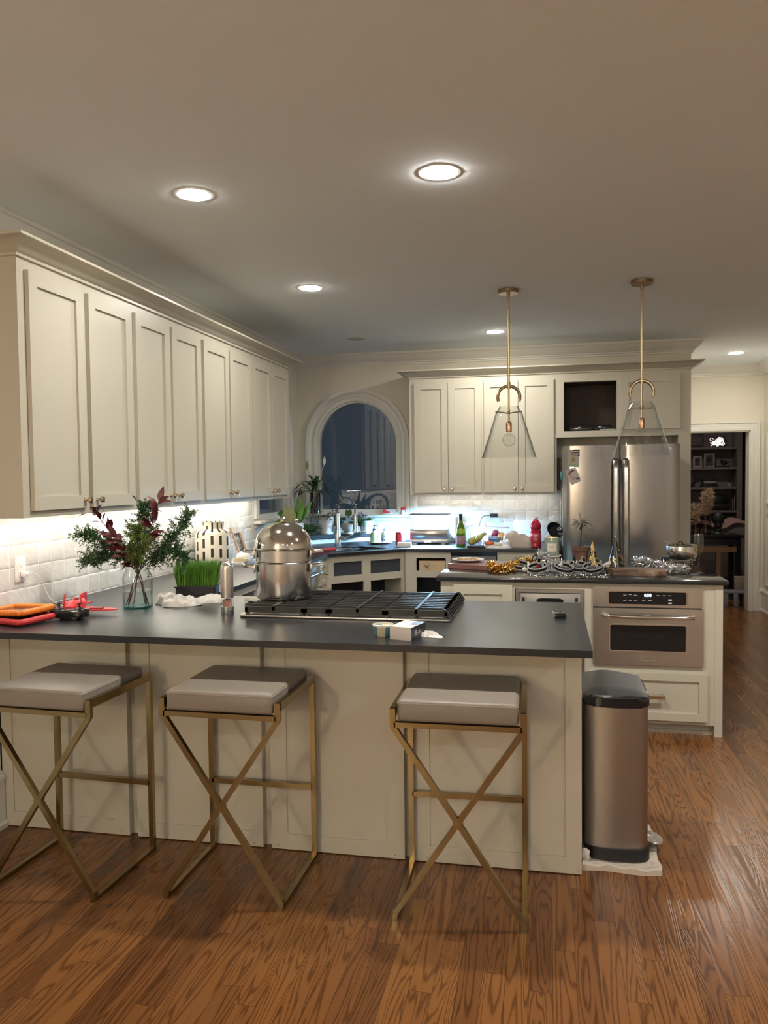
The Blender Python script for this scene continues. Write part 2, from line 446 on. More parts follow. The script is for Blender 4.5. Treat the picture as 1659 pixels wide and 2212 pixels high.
def bands(name, c1, c2, per_u, per_z, fu, fz, rough=0.35, zoff=0.0):
    """white ceramic with staggered dark upright dashes around a jar"""
    m, n, l, b = nt(name)
    tc = n.new('ShaderNodeTexCoord'); sp = n.new('ShaderNodeSeparateXYZ'); l.new(tc.outputs['Object'], sp.inputs[0])
    a = mth(n, l, 'MULTIPLY', mth(n, l, 'DIVIDE', mth(n, l, 'ARCTAN2', sp.outputs[1], sp.outputs[0]), 2*PI), per_u)
    ci = mth(n, l, 'FLOOR', a)
    wt = n.new('ShaderNodeTexWhiteNoise'); wt.noise_dimensions = '1D'; l.new(ci, wt.inputs['W'])
    z = mth(n, l, 'ADD', mth(n, l, 'DIVIDE', sp.outputs[2], per_z), wt.outputs['Value'])
    du = mth(n, l, 'ABSOLUTE', mth(n, l, 'SUBTRACT', mth(n, l, 'FRACT', a), 0.5)); dz = mth(n, l, 'ABSOLUTE', mth(n, l, 'SUBTRACT', mth(n, l, 'FRACT', z), 0.5))
    k = mth(n, l, 'MULTIPLY', mth(n, l, 'LESS_THAN', du, fu), mth(n, l, 'LESS_THAN', dz, fz))
    mx = n.new('ShaderNodeMix'); mx.data_type = 'RGBA'; mx.inputs['A'].default_value = S4(c1); mx.inputs['B'].default_value = S4(c2)
    l.new(k, mx.inputs['Factor']); l.new(mx.outputs['Result'], b.inputs['Base Color']); b.inputs['Roughness'].default_value = rough
    return m
def mottle(name, stops, scale, rough=0.5, metal=0.0, detail=3, stretch=(1,1,1)):
    """a patchy surface: noise through a colour ramp"""
    m, n, l, b = nt(name)
    tc = n.new('ShaderNodeTexCoord'); mp = n.new('ShaderNodeMapping'); mp.inputs['Scale'].default_value = stretch; l.new(tc.outputs['Object'], mp.inputs['Vector'])
    nz = n.new('ShaderNodeTexNoise'); nz.inputs['Scale'].default_value = scale; nz.inputs['Detail'].default_value = detail; l.new(mp.outputs[0], nz.inputs['Vector'])
    l.new(ramp(n, l, nz.outputs['Fac'], stops), b.inputs['Base Color']); b.inputs['Roughness'].default_value = rough; b.inputs['Metallic'].default_value = metal
    return m

M = {}
M['floor'] = floor_mat()
M['tile_l'] = tile_mat('glazed_tile_left', 'Y', 0.417, 0.9185, 0.1062)
M['tile_b'] = tile_mat('glazed_tile_back', 'X', -1.18, 0.898)
M['ceil'] = pbr('ceiling_paint', (0.87,0.93,0.98), 0.9, noise=(2, 0.02))
M['wall'] = pbr('wall_paint', (0.74,0.69,0.59), 0.75, noise=(3, 0.02), bump=(160, 0.03))
M['trim'] = pbr('trim_paint', (0.74,0.72,0.67), 0.4, noise=(4, 0.02))
M['cab'] = pbr('cabinet_paint', (0.55,0.515,0.425), 0.34, noise=(5, 0.02), bump=(220, 0.02))
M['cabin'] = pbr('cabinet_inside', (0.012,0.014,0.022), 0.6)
M['pinewood'] = pbr('raw_drawer_front', (0.62,0.47,0.30), 0.5, noise=(30, 0.15), stretch=(1,1,8))
M['counter'] = pbr('honed_black_granite', (0.010,0.012,0.016), 0.29, noise=(120, 0.5), bump=(420, 0.06), spec=0.55)
M['counter2'] = pbr('polished_black_granite', (0.018,0.018,0.02), 0.07, noise=(120, 0.5), bump=(300, 0.02), spec=0.55)
M['steel'] = steel('brushed_steel'); M['steelx'] = steel('brushed_steel_across', axis='x')
M['fridge'] = steel('fridge_steel', (0.31,0.305,0.31), 0.19, 'z', 0.05)
M['oven'] = steel('oven_steel', (0.54,0.51,0.48), 0.36, 'x', 0.06)
M['chrome'] = pbr('polished_steel', (0.68,0.66,0.63), 0.10, 1.0)
M['pot'] = steel('pot_steel', (0.58,0.57,0.55), 0.20, 'z', 0.08)
M['dome'] = pbr('dome_steel', (0.62,0.59,0.54), 0.10, 1.0)
M['brass'] = pbr('aged_brass', (0.42,0.31,0.16), 0.28, 1.0, noise=(10, 0.12))
M['brassd'] = pbr('dark_antique_brass', (0.30,0.22,0.13), 0.35, 1.0, noise=(10, 0.12))
M['copper'] = pbr('copper_socket', (0.55,0.30,0.18), 0.3, 1.0)
M['stoolmetal'] = pbr('brushed_gold', (0.32,0.245,0.125), 0.22, 1.0, noise=(20, 0.1))
M['leather'] = pbr('taupe_leather', (0.235,0.20,0.17), 0.42, noise=(30, 0.06), bump=(260, 0.12))
M['black'] = pbr('matt_black', (0.012,0.012,0.014), 0.45)
M['blackg'] = pbr('glossy_black', (0.008,0.009,0.012), 0.08)
M['iron'] = pbr('cast_iron', (0.014,0.015,0.018), 0.42, bump=(300, 0.1))
M['grey'] = pbr('dark_grey_plastic', (0.10,0.105,0.115), 0.4)
M['white'] = pbr('white_plastic', (0.78,0.77,0.75), 0.35)
M['porc'] = pbr('white_porcelain', (0.78,0.76,0.71), 0.2)
M['deadlens'] = pbr('unlit_lens', (0.5,0.5,0.5), 0.5)
M['strip'] = emit('strip_light_left', STRIP_COL, STRIP_L); M['strip2'] = emit('strip_light_back', STRIP_COL, STRIP_R)
M['grow'] = emit('grow_light', GROW_COL, GROW_L)
M['glass'] = clear('clear_glass'); M['pane'] = clear('window_glass', (0.9,0.93,0.95), (0.8,0.85,0.9), 0.015, 1.5, 1.8)
M['shade'] = clear('shade_glass', (0.975,0.98,0.975), (0.35,0.40,0.40), 0.03)
M['night'] = pbr('night_garden', (0.006,0.009,0.014), 0.9)
# ------------------------------------------------------------------ the room
XW, YW = -2.598, 4.802            # faces of the left and back walls
XC, YF, XR = 1.115, 6.70, 2.20    # hall corner, far wall, right wall
def arch(c, hw, z0, z1, n=20):
    zs = z1-hw
    return [(c-hw, z0), (c+hw, z0)] + [(c+hw*math.cos(PI*i/n), zs+hw*math.sin(PI*i/n)) for i in range(n+1)]
MX = Matrix(((1,0,0,0),(0,0,1,0),(0,1,0,0),(0,0,0,1)))     # (x, z, depth) to the world
MY = Matrix(((0,0,1,0),(1,0,0,0),(0,1,0,0),(0,0,0,1)))     # (y, z, depth) to the world
struct('floor', MB().box(-2.75, 4.2, -6.2, 9.9, -0.05, 0.0), M['floor'])
struct('ceiling', MB().box(-2.75, 4.2, -6.2, 6.85, 2.74, 2.80), M['ceil'])
CB, HW = -1.988, 0.4165
wb = struct('wall_back', MB(MX).holed([(-2.75, 0), (XC, 0), (XC, 2.74), (-2.75, 2.74)], [arch(CB, HW, 1.195, 2.302)], YW, YW+0.13), M['wall'])
CL = 4.06
wl = struct('wall_left', MB(MY).holed([(-6.2, 0), (4.95, 0), (4.95, 2.74), (-6.2, 2.74)], [arch(CL, HW, 1.195, 2.302)], XW-0.13, XW), M['wall'])
add('lower_wall', MB().box(XW, -2.525, -6.2, 0.238, 0, 0.88), M['trim'], wl)
struct('wall_hall', MB().box(XC-0.12, XC, YW+0.13, YF, 0, 2.74), M['wall'])
DX0, DX1, DZ = 1.22, 2.055, 2.015
struct('wall_far', MB(MX).holed([(XC-0.12, 0), (DX0, 0), (DX0, DZ), (DX1, DZ), (DX1, 0), (XR+0.1, 0), (XR+0.1, 2.74), (XC-0.12, 2.74)], [], YF, YF+0.14), M['wall'])
struct('wall_right', MB().box(XR, XR+0.1, 3.4, YF, 0, 2.74).box(XR, 3.9, 3.3, 3.4, 0, 2.74).box(3.8, 3.9, -6.2, 3.3, 0, 2.74), M['wall'])
struct('wall_rear', MB().box(-2.75, 3.9, -6.2, -6.1, 0, 2.74), M['wall'])
# tiled splashbacks
add('tile_backsplash', MB().box(XW, -2.586, -0.45, 3.56, 0.915, 1.40).box(XW, -2.586, 3.56, YW, 0.915, 1.15), M['tile_l'], wl)
add('tile_backsplash', MB().box(-2.586, -1.462, 4.79, YW, 0.915, 1.145).box(-1.462, -0.03, 4.79, YW, 0.915, 1.40), M['tile_b'], wb)
# crown moulding where the walls meet the ceiling
CR = [(0,2.625),(0.014,2.625),(0.014,2.640),(0.026,2.644),(0.026,2.654),(0.045,2.664),(0.072,2.690),(0.085,2.715),(0.098,2.720),(0.098,2.74),(0,2.74)]
struct('trim_1', MB().sweep(CR, [(XW,-6.1),(XW,YW),(XC,YW),(XC,YF),(XR,YF),(XR,3.4)]), M['trim'], smooth=25)
BBP = [(0,0),(0.03,0),(0.03,0.02),(0.018,0.03),(0.018,0.205),(0.024,0.212),(0.024,0.226),(0.012,0.236),(0.006,0.25),(0,0.25)]
struct('baseboard_right', MB().sweep(BBP, [(2.15,YF),(XR,YF),(XR,3.4)]), M['trim'], smooth=25)
struct('baseboard_left', MB().sweep(BBP, [(-2.525,-6.1),(-2.525,0.238)]), M['trim'], smooth=25)
# picture-frame moulding on the right wall
PM = [(0,0),(0,-0.012),(0.010,-0.015),(0.022,-0.010),(0.030,-0.006),(0.030,0)]
pmb = MB(Matrix.Translation((XR,0,0)) @ MY)
for z0, z1 in ((0.30, 1.10), (1.20, 2.0)):
    pmb.sweep(PM, [(3.6,z0),(6.55,z0),(6.55,z1),(3.6,z1)], closed=True, side=-1)
struct('trim_2', pmb, M['trim'], smooth=25)
# doorway casing
DC = [(0,0),(0.0,-0.022),(0.03,-0.022),(0.04,-0.016),(0.075,-0.016),(0.085,-0.028),(0.10,-0.028),(0.10,0)]
def casing(mb, prof, path, M0):
    """profile (out,depth) swept along a path in the plane of a wall"""
    pr = [(o, d) for o, d in prof]; mb.M = M0
    mb.sweep(pr, path, side=1); return mb
d1 = struct('door_1', casing(MB(), DC, [(DX1, 0), (DX1, DZ), (DX0, DZ), (DX0, 0)], Matrix.Translation((0,YF,0)) @ MX), M['trim'], smooth=25)
add('jamb', MB().box(DX1-0.012, DX1+0.004, YF-0.01, YF+0.15, 0, DZ+0.004).box(DX0-0.004, DX0+0.012, YF-0.01, YF+0.15, 0, DZ+0.004).box(DX0, DX1, YF-0.01, YF+0.15, DZ-0.012, DZ+0.004), M['trim'], d1)
# arched windows
WC = [(-0.012,0),(-0.012,-0.018),(0.02,-0.022),(0.035,-0.014),(0.055,-0.014),(0.07,-0.030),(0.095,-0.034),(0.105,-0.034),(0.108,0)]
def window(name, c, M0, sgn, sill):
    a = arch(c, HW, 1.195, 2.302)
    path = a[1:] + [a[0]]
    f = MB(); f.M = M0
    f.sweep([(o, d*sgn) for o, d in WC], path, side=1)
    w = struct(name, f, M['trim'], smooth=25)
    s = MB(); s.M = M0
    s.sweep([(0.0, 0.015*sgn), (-0.03, 0.015*sgn), (-0.03, 0.09*sgn), (0.0, 0.09*sgn)], a, closed=True, side=1)
    add('sash', s, M['trim'], w)
    g = MB(); g.M = M0
    hw = HW-0.02
    g.holed(arch(c, hw, 1.215, 2.282), [], 0.045*sgn, 0.051*sgn)
    add('pane', g, M['pane'], w, smooth=0)
    add('sill', sill, M['trim'], w)
    return w
window('window_1', CB, Matrix.Translation((0,YW,0)) @ MX, 1, MB().box(CB-0.54, CB+0.54, YW-0.075, YW+0.05, 1.150, 1.175, 0.006).box(CB-0.5, CB+0.5, YW-0.022, YW, 1.115, 1.150, 0.004))
window('window_2', CL, Matrix.Translation((XW,0,0)) @ MY, -1, MB().box(XW-0.05, XW+0.075, CL-0.54, CL+0.54, 1.150, 1.175, 0.006).box(XW, XW+0.022, CL-0.5, CL+0.5, 1.115, 1.150, 0.004))

# ------------------------------------------------------------------ ceiling lamps
def can(name, x, y, lit, label, group, col=CAN_COL):
    t = thing(name, label, 'ceiling light', (x, y, 2.74), group=group)
    add('trim_ring', MB().lathe([(0.070,-0.0005),(0.070,-0.003),(0.084,-0.002),(0.086,0.0),(0.070,0.0)], n=40), M['trim'], t)
    add('lens', MB().lathe([(0.0,-0.0075),(0.04,-0.007),(0.064,-0.005),(0.070,-0.003),(0.070,-0.001),(0.0,-0.001)], n=40), (emit('lamp_lens', col, lit) if lit else M['deadlens']), t, smooth=0)
    return t
g = 'recessed ceiling lights'
can('recessed_light', -1.626, 0.40, CAN_A, 'glowing round recessed ceiling light nearest the left wall cabinets and the viewer', g)
can('recessed_light', -0.572, 0.40, CAN_B, 'glowing round recessed ceiling light over the peninsula, largest in the picture', g)
can('recessed_light', -1.627, 2.10, CAN_C, 'glowing round recessed ceiling light over the middle of the left counter run', g)
can('recessed_light', -0.580, 3.93, CAN_D, 'glowing round recessed ceiling light just in front of the back wall cabinets', g)
can('recessed_light', 1.691, 5.72, CAN_E, 'glowing round recessed ceiling light in the hallway before the open doorway', g)
can('recessed_light', -1.785, 3.953, 0, 'unlit round recessed ceiling light over the corner sink', g)

can('recessed_light', 1.25, 0.40, CAN_FILL, 'added fill light over the passage right of the peninsula, outside the picture', g)  # fill lamp added for the island front
# pendants over the island
def pendant(x, y, label, rz):
    t = thing('pendant_light', label, 'pendant light', (x, y, 2.74), rz, 'glass pendants over the island')
    add('canopy', MB().lathe([(0,-0.034),(0.012,-0.034),(0.012,-0.026),(0.064,-0.026),(0.067,-0.022),(0.067,-0.002),(0.064,0)], n=36), M['brassd'], t)
    add('rod', MB().tube([(0,0,-0.03),(0,0,-0.055)], 0.011, 12).tube([(0,0,-0.055),(0,0,-0.62)], 0.0075, 12), M['brass'], t)
    k = -0.62
    add('hoop', MB().tube([(0.072*math.sin(a), 0, k-0.075+0.072*math.cos(a)) for a in [R(-112+224*i/28) for i in range(29)]], 0.0075, 8, sq=True), M['brassd'], t)
    add('stem', MB().tube([(0,0,k+0.01),(0,0,k-0.24)], 0.006, 10).tube([(0,0,k-0.02),(0,0,k+0.022)], 0.012, 12), M['brass'], t)
    add('crossbar', MB().tube([(-0.088,0,k-0.17),(-0.03,0,k-0.176),(0,0,k-0.182),(0.03,0,k-0.176),(0.088,0,k-0.17)], 0.0045, 8).tube([(0,-0.05,k-0.165),(0,0,k-0.182),(0,0.05,k-0.165)], 0.0045, 8), M['brassd'], t)
    add('socket', MB().lathe([(0,-0.235+k),(0.012,-0.235+k),(0.019,-0.245+k),(0.019,-0.30+k),(0.017,-0.302+k),(0,-0.302+k)], n=20), M['copper'], t)
    b = MB(); c = k-0.355; r = 0.043
    b.lathe([(0.013,k-0.302),(0.015,k-0.312)]+[(r*math.sin(a), c+r*math.cos(a)) for a in [R(22+158*i/14) for i in range(14)]]+[(0,c-r)], n=24)
    add('bulb', b, M['glass'], t)
    add('filament', MB().tube([(-0.008,0,k-0.31),(-0.012,0,k-0.36),(0,0,k-0.345),(0.012,0,k-0.36),(0.008,0,k-0.31)], 0.0012, 6), M['brassd'], t)
    z0, z1 = k-0.135, k-0.47
    prof = [(0.062,z0),(0.066,z0-0.012),(0.085,z0-0.04)]
    for i in range(1, 11): prof.append((0.085+(0.178-0.085)*i/10+0.0012*math.sin(i*2.1), z0-0.04+(z1-z0+0.04)*i/10))
    sh = MB(); sh.lathe(prof+[(r-0.004, z) for r, z in prof[::-1]], n=56, closed=True)
    add('glass_shade', sh, M['shade'], t)
    return t
pendant(-0.400, 2.47, 'clear glass cone pendant on brass rod before the four door back wall cabinets', 0.15)
pendant(0.428, 2.43, 'clear glass cone pendant on brass rod hanging before the refrigerator', 0.1)

# floor lamp of the living room behind the viewer, then added ceiling fill lamps
t = thing('floor_lamp', 'tall globe floor lamp in the living room behind the viewer', 'lamp', (-2.2, -5.6, 0))
add('base', MB().lathe([(0,0),(0.14,0),(0.14,0.02),(0.02,0.035),(0,0.035)], n=28), M['brass'], t)
add('pole', MB().tube([(0,0,0.03),(0,0,1.70)], 0.011, 10), M['brass'], t)
add('globe', MB().ball((0,0,1.82), 0.13, 24), emit('warm_globe', (1.0, 0.80, 0.56), LAMP_W), t)
for x, y_, lab in ((-1.6,-4.6,'left'),(0.4,-4.6,'middle'),(2.4,-4.6,'right'),(2.4,-2.0,'side')):
    q = can('recessed_light', x, y_, REAR_L, 'added fill light on the ceiling behind the viewer, %s one' % lab, 'added ceiling fill lights', REAR_COL)
# ------------------------------------------------------------------ cabinets
def shaker(name, mat, parent, o, u, n, w, h, st=0.058, t=0.02, label=None):
    mb = MB(basis(o, u, n))
    mb.box(0, st, 0, t, 0, h).box(w-st, w, 0, t, 0, h).box(st, w-st, 0, t, 0, st).box(st, w-st, 0, t, h-st, h)
    mb.box(st, w-st, 0, t*0.45, st, h-st)
    return add(name, mb, mat, parent, world=True, smooth=0, label=label)
def knob(parent, p, n):
    n = Vector(n)
    mb = MB(Matrix.Translation(Vector(p)) @ n.to_track_quat('Z', 'Y').to_matrix().to_4x4())
    mb.lathe([(0,0),(0.008,0),(0.006,0.004),(0.005,0.014),(0.008,0.018),(0.014,0.022),(0.0155,0.030),(0.013,0.037),(0,0.039)], n=16)
    return add('knob', mb, M['brassknob'], parent, world=True)
M['brassknob'] = pbr('knob_metal', (0.52,0.43,0.29), 0.22, 1.0)
# left wall: four double-door units
XD = -2.260
units = [((0.085, 0.972), (0.129,0.523), (0.564,0.953), 'pair of tall white wall cabinets nearest the viewer, above the plug socket'),
         ((0.972, 1.805), (0.995,1.372), (1.402,1.785), 'tall white double wall cabinet second from the viewer on the left wall'),
         ((1.805, 2.650), (1.826,2.218), (2.240,2.635), 'tall white double wall cabinet third from the viewer, above the striped jar'),
         ((2.650, 3.527), (2.662,3.052), (3.074,3.460), 'tall white double wall cabinet last on the left wall beside the corner windows')]
for (a, b), d1_, d2_, lab in units:
    t = thing('wall_cabinet', lab, 'cabinet', (XD, (a+b)/2, 1.373), group='white wall cabinets on the left')
    add('carcass', MB().box(XW, XD-0.02, a, b, 1.398, 2.50).box(XD-0.02, XD, a, b, 1.373, 2.45), M['cab'], t, world=True, smooth=0)
    for k, (p, q) in enumerate((d1_, d2_)):
        dr = shaker('door', M['cab'], t, (XD+0.001, p, 1.402), (0,1,0), (1,0,0), q-p, 0.994)
        ky = q-0.03 if k == 0 else p+0.03
        knob(dr, (XD+0.021, ky, 1.437), (1,0,0))
    # side panel at the end nearest the viewer
    if a < 0.1: add('end_panel', MB().box(XW, XD, a-0.004, a, 1.373, 2.45), M['cab'], t, world=True, smooth=0)
CCP = [(0,2.440),(0.012,2.440),(0.012,2.452),(0.022,2.456),(0.034,2.464),(0.055,2.482),(0.085,2.494),(0.098,2.496),(0.098,2.507),(0,2.507)]
struct('trim_3', MB().sweep(CCP, [(XW,0.081),(XD,0.081),(XD,3.527),(XW,3.527)], side=1), M['cab'], smooth=25)
# back wall: two double-door units, then the deep unit over the refrigerator
YB = 4.457
bun = [((-1.405,-0.730), (-1.355,-1.046), (-1.042,-0.742), 'white double wall cabinet above the glowing herb garden', 0.030),
       ((-0.730,-0.075), (-0.717,-0.413), (-0.408,-0.099), 'white double wall cabinet above the fruit basket, partly behind the glass pendant', 0.030)]
for (a, b), d1_, d2_, lab, kk in bun:
    t = thing('wall_cabinet', lab, 'cabinet', ((a+b)/2, YB, 1.366), group='white wall cabinets on the back wall')
    add('carcass', MB().box(a, b, YB+0.02, YW, 1.392, 2.50).box(a, b, YB, YB+0.02, 1.366, 2.45), M['cab'], t, world=True, smooth=0)
    for k, (p, q) in enumerate((d1_, d2_)):
        dr = shaker('door', M['cab'], t, (p, YB-0.001, 1.388), (1,0,0), (0,-1,0), q-p, 1.006)
        knob(dr, ((q-kk if k == 0 else p+kk), YB-0.021, 1.422), (0,-1,0))
t = thing('wall_cabinet', 'white cabinet over the refrigerator with an open niche and one door', 'cabinet', (0.49, YB, 1.87))
cb = MB()
cb.box(-0.075, 0.995, YB+0.02, YW, 2.36, 2.50).box(-0.075, 0.995, YB+0.02, YW, 1.875, 1.925).box(-0.075, -0.05, YB+0.02, YW, 1.925, 2.36).box(0.445, 1.058, YB+0.02, YW, 1.925, 2.36)
cb.box(-0.075, -0.011, YB, YB+0.02, 1.872, 2.45).box(-0.011, 0.441, YB, YB+0.02, 2.362, 2.45).box(-0.011, 0.441, YB, YB+0.02, 1.872, 1.925).box(0.441, 1.058, YB, YB+0.02, 1.872, 2.45)
add('carcass', cb, M['cab'], t, world=True, smooth=0)
add('niche_lining', MB().box(-0.05, 0.445, YW-0.03, YW-0.002, 1.925, 2.36).box(-0.05,-0.047,YB+0.03,YW-0.03,1.925,2.36).box(0.442,0.445,YB+0.03,YW-0.03,1.925,2.36).box(-0.05,0.445,YB+0.03,YW-0.03,2.357,2.36).box(-0.05,0.445,YB+0.03,YW-0.03,1.925,1.927), pbr('niche_dark', (0.05,0.032,0.026), 0.7), t, world=True, smooth=0)
shaker('door', M['cab'], t, (0.484, YB-0.001, 1.930), (1,0,0), (0,-1,0), 0.487, 0.466)
add('filler_panel', MB().box(0.955, 1.058, YB, YW, 0.0, 1.872), M['cab'], t, world=True, smooth=0)
one('media_player', MB().box(0.04, 0.40, 4.47, 4.70, 1.927, 1.975, 0.004).box(0.16,0.22,4.4685,4.471,1.945,1.952), M['blackg'], 'flat black electronic box lying in the niche over the refrigerator', 'electronics', (0.22,4.58,1.927), world=True)
one('paper_stack', MB().box(0.30, 0.432, 4.46, 4.60, 1.9275, 1.938), pbr('pale_green_paper', (0.42,0.50,0.40), 0.7), 'pale green folded paper beside the black box in the niche', 'paper', (0.37,4.53,1.9275), world=True)
struct('trim_4', MB().sweep(CCP, [(-1.405,YW),(-1.405,YB),(1.058,YB),(1.058,YW)], side=1), M['cab'], smooth=25)
# lights fixed under the wall cabinets
t = thing('under_cabinet_light', 'bright strip light under the left wall cabinets washing the tiles', 'light', (-2.45, 1.8, 1.397))
add('housing', MB().box(-2.475, -2.425, 0.12, 3.45, 1.388, 1.398), M['white'], t, world=True, smooth=0)
add('diffuser', MB().box(-2.47, -2.43, 0.13, 3.44, 1.384, 1.388), M['strip'], t, world=True, smooth=0)
t = thing('under_cabinet_light', 'strip light under the back wall cabinets above the fruit and bottles', 'light', (-0.75, 4.66, 1.391))
add('housing', MB().box(-1.36, -0.11, 4.64, 4.69, 1.382, 1.392), M['white'], t, world=True, smooth=0)
add('diffuser', MB().box(-1.35, -0.12, 4.645, 4.685, 1.378, 1.382), M['strip2'], t, world=True, smooth=0)

# ------------------------------------------------------------------ worktop (one U-shaped slab) with the sink cut-out
HT, TH = 0.915, 0.026
def dg(c, s): return ((s-c)/2, (s+c)/2)      # point from y-x = c, y+x = s
sink_hole = [dg(5.44, 1.60), dg(5.44, 2.44), dg(5.98, 2.36), dg(5.98, 1.66)]
outer = [(-2.586,-0.30),(-2.42,0.0),(0.0,0.0),(0.0,1.085),(-1.90,1.085),(-1.90,3.40),(-1.36,3.94),(-0.05,3.94),(-0.05,4.79),(-2.586,4.79)]
outer[0:2] = [(-2.586,0.0)]
ct = add('countertop', MB().holed(outer, [sink_hole], HT-TH, HT), M['counter'], None, smooth=0)
ct['label'] = 'black stone worktop running along the peninsula, left wall and back wall'; ct['category'] = 'countertop'
# corner ledge behind the sink
lg = add('corner_ledge', MB().prism([(-2.586,4.04),(-1.84,4.79),(-2.586,4.79)], 0.962, 1.0), M['counter'], None, smooth=0)
lg['label'] = 'raised black stone ledge in the corner behind the tap holding plant pots'; lg['category'] = 'ledge'
add('tile_riser', MB().prism([(-2.586,4.075),(-1.875,4.79),(-2.586,4.79)], 0.9155, 0.962), tile_mat('glazed_tile_corner','X',0,0.86), lg, smooth=0)
# sink
t = thing('kitchen_sink', 'dark undermounted sink set across the corner of the worktop', 'sink', (dg(5.71,2.0)[0], dg(5.71,2.0)[1], 0.70))
sk = MB(); top = [dg(5.445,1.605), dg(5.445,2.435), dg(5.975,2.355), dg(5.975,1.665)]
cx = sum(p[0] for p in top)/4; cy = sum(p[1] for p in top)/4
for k in range(4):
    p, q = top[k], top[(k+1) % 4]
    sk.face(((p[0],p[1],HT-TH),(q[0],q[1],HT-TH),(q[0]*.94+cx*.06,q[1]*.94+cy*.06,0.70),(p[0]*.94+cx*.06,p[1]*.94+cy*.06,0.70)))
sk.face([(p[0]*.94+cx*.06,p[1]*.94+cy*.06,0.70) for p in top])
add('basin', sk, pbr('sink_steel', (0.10,0.10,0.11), 0.3, 0.6), t, world=True, smooth=0)
add('rim', MB().tube([(p[0],p[1],HT-TH+0.004) for p in top], 0.004, 6, closed=True), M['steel'], t, world=True)
# faucet with a spring neck
fx, fy = -2.035, 4.195
t = thing('kitchen_faucet', 'steel spring-neck kitchen tap standing behind the corner sink', 'faucet', (fx, fy, HT), group=None)
add('body', MB().lathe([(0,0),(0.030,0),(0.030,0.008),(0.026,0.012),(0.026,0.15),(0.020,0.16),(0.020,0.30),(0,0.30)], n=24), M['steel'], t)
h = Vector((0.90,-0.44,0)).normalized()
arc = [(0,0,0.30),(0,0,0.335)]+[tuple(h*(0.105*(1-math.cos(a)))+Vector((0,0,0.340+0.105*math.sin(a)))) for a in [PI*i/18 for i in range(19)]]+[tuple(h*0.21+Vector((0,0,0.30)))]
add('hose', MB().tube(arc, 0.008, 10), M['grey'], t)
sp = MB(); P_ = [Vector(p) for p in arc[1:-1]]
hel = []
for i in range(len(P_)-1):
    tg = (P_[i+1]-P_[i]).normalized(); side = tg.cross(Vector((0,1,0.01))).normalized(); b2 = tg.cross(side)
    for k in range(10):
        a = 2*PI*k/10
        hel.append(P_[i].lerp(P_[i+1], k/10)+side*0.0165*math.cos(a)+b2*0.0165*math.sin(a))
add('spring', sp.tube(hel, 0.0035, 5), M['chrome'], t)
e = h*0.21
add('spray_head', MB().lathe([(0,0.30),(0.013,0.30),(0.014,0.285),(0.020,0.27),(0.020,0.16),(0.026,0.15),(0.026,0.135),(0,0.135)], (e.x, e.y), n=20), M['steel'], t)
add('lever', MB().tube([(0.02,0,0.075),(0.075,-0.01,0.07)], 0.016, 10).tube([(0.07,-0.01,0.073),(0.145,-0.02,0.105)], 0.006, 8), M['steel'], t)

# ------------------------------------------------------------------ base cabinets under the left and back runs
def open_front(mb, w, h, holes, z0=0.0, t=0.02):
    """face frame in (u, n, z) with rectangular openings"""
    M0 = mb.M
    mb.M = M0 @ Matrix(((1,0,0,0),(0,0,1,0),(0,1,0,0),(0,0,0,1)))
    mb.holed([(0,z0),(w,z0),(w,h),(0,h)], [[(a,c),(b,c),(b,d),(a,d)] for a, b, c, d in holes], -t, 0)
    mb.M = M0
    return mb
ZT = HT-TH
XF = -1.930
def base_unit(name, label, o, u, n, w, depth, holes, group=None):
    t = thing(name, label, 'cabinet', o, group=group)
    B = basis(o, u, n)
    add('face_frame', open_front(MB(B), w, ZT, holes, 0.10), M['cab'], t, world=True, smooth=0)
    add('carcass', MB(B).box(0,0.018,-depth,-0.02,0,ZT).box(w-0.018,w,-depth,-0.02,0,ZT).box(0,w,-depth,-depth+0.01,0,ZT).box(0,w,-depth,-0.02,0.09,0.105).box(0,w,-0.07,-0.06,0,0.10), M['cab'], t, world=True, smooth=0)
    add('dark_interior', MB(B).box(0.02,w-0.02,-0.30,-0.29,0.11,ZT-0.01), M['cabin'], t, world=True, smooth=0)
    return t, B
# left run (faces +x): u runs along -y so that u x n points up
base_unit('base_cabinet', 'white base cabinet with an empty drawer opening behind the pepper mill', (XF,2.20,0), (0,-1,0), (1,0,0), 1.06, 0.62, [(0.35,0.90,0.70,0.84),(0.05,0.30,0.70,0.84),(0.05,0.50,0.14,0.66),(0.55,1.0,0.14,0.66)])
t = thing('dishwasher', 'blue-lit steel dishwasher front with a bar handle right of the stockpot', 'appliance', (XF, 2.86, 0))
add('door', MB().box(XF-0.55, XF+0.004, 2.56, 3.16, 0.10, 0.878, 0.004), M['steel'], t, world=True)
add('handle', MB().tube([(XF+0.055,2.60,0.80),(XF+0.055,3.12,0.80)], 0.012, 12).tube([(XF,2.66,0.80),(XF+0.055,2.66,0.80)], 0.008, 8).tube([(XF,3.06,0.80),(XF+0.055,3.06,0.80)], 0.008, 8), M['chrome'], t, world=True)
add('toe_kick', MB().box(XF-0.10, XF-0.06, 2.56, 3.16, 0, 0.10), M['black'], t, world=True)
t = thing('base_cabinet', 'narrow white base cabinet with knobs between dishwasher and corner sink cabinet', 'cabinet', (XF, 3.28, 0))
add('carcass', MB().box(XF-0.62, XF-0.02, 3.17, 3.40, 0.0, ZT).box(XF-0.02, XF, 3.17, 3.40, 0.1, ZT), M['cab'], t, world=True, smooth=0)
for z0, z1, kz in ((0.12, 0.66, 0.63), (0.68, 0.86, 0.77)):
    d = shaker('door' if z0 < 0.2 else 'drawer', M['cab'], t, (XF+0.001, 3.19, z0), (0,1,0), (1,0,0), 0.185, z1-z0, 0.035)
    knob(d, (XF+0.021, 3.35 if z0 < 0.2 else 3.28, kz), (1,0,0))
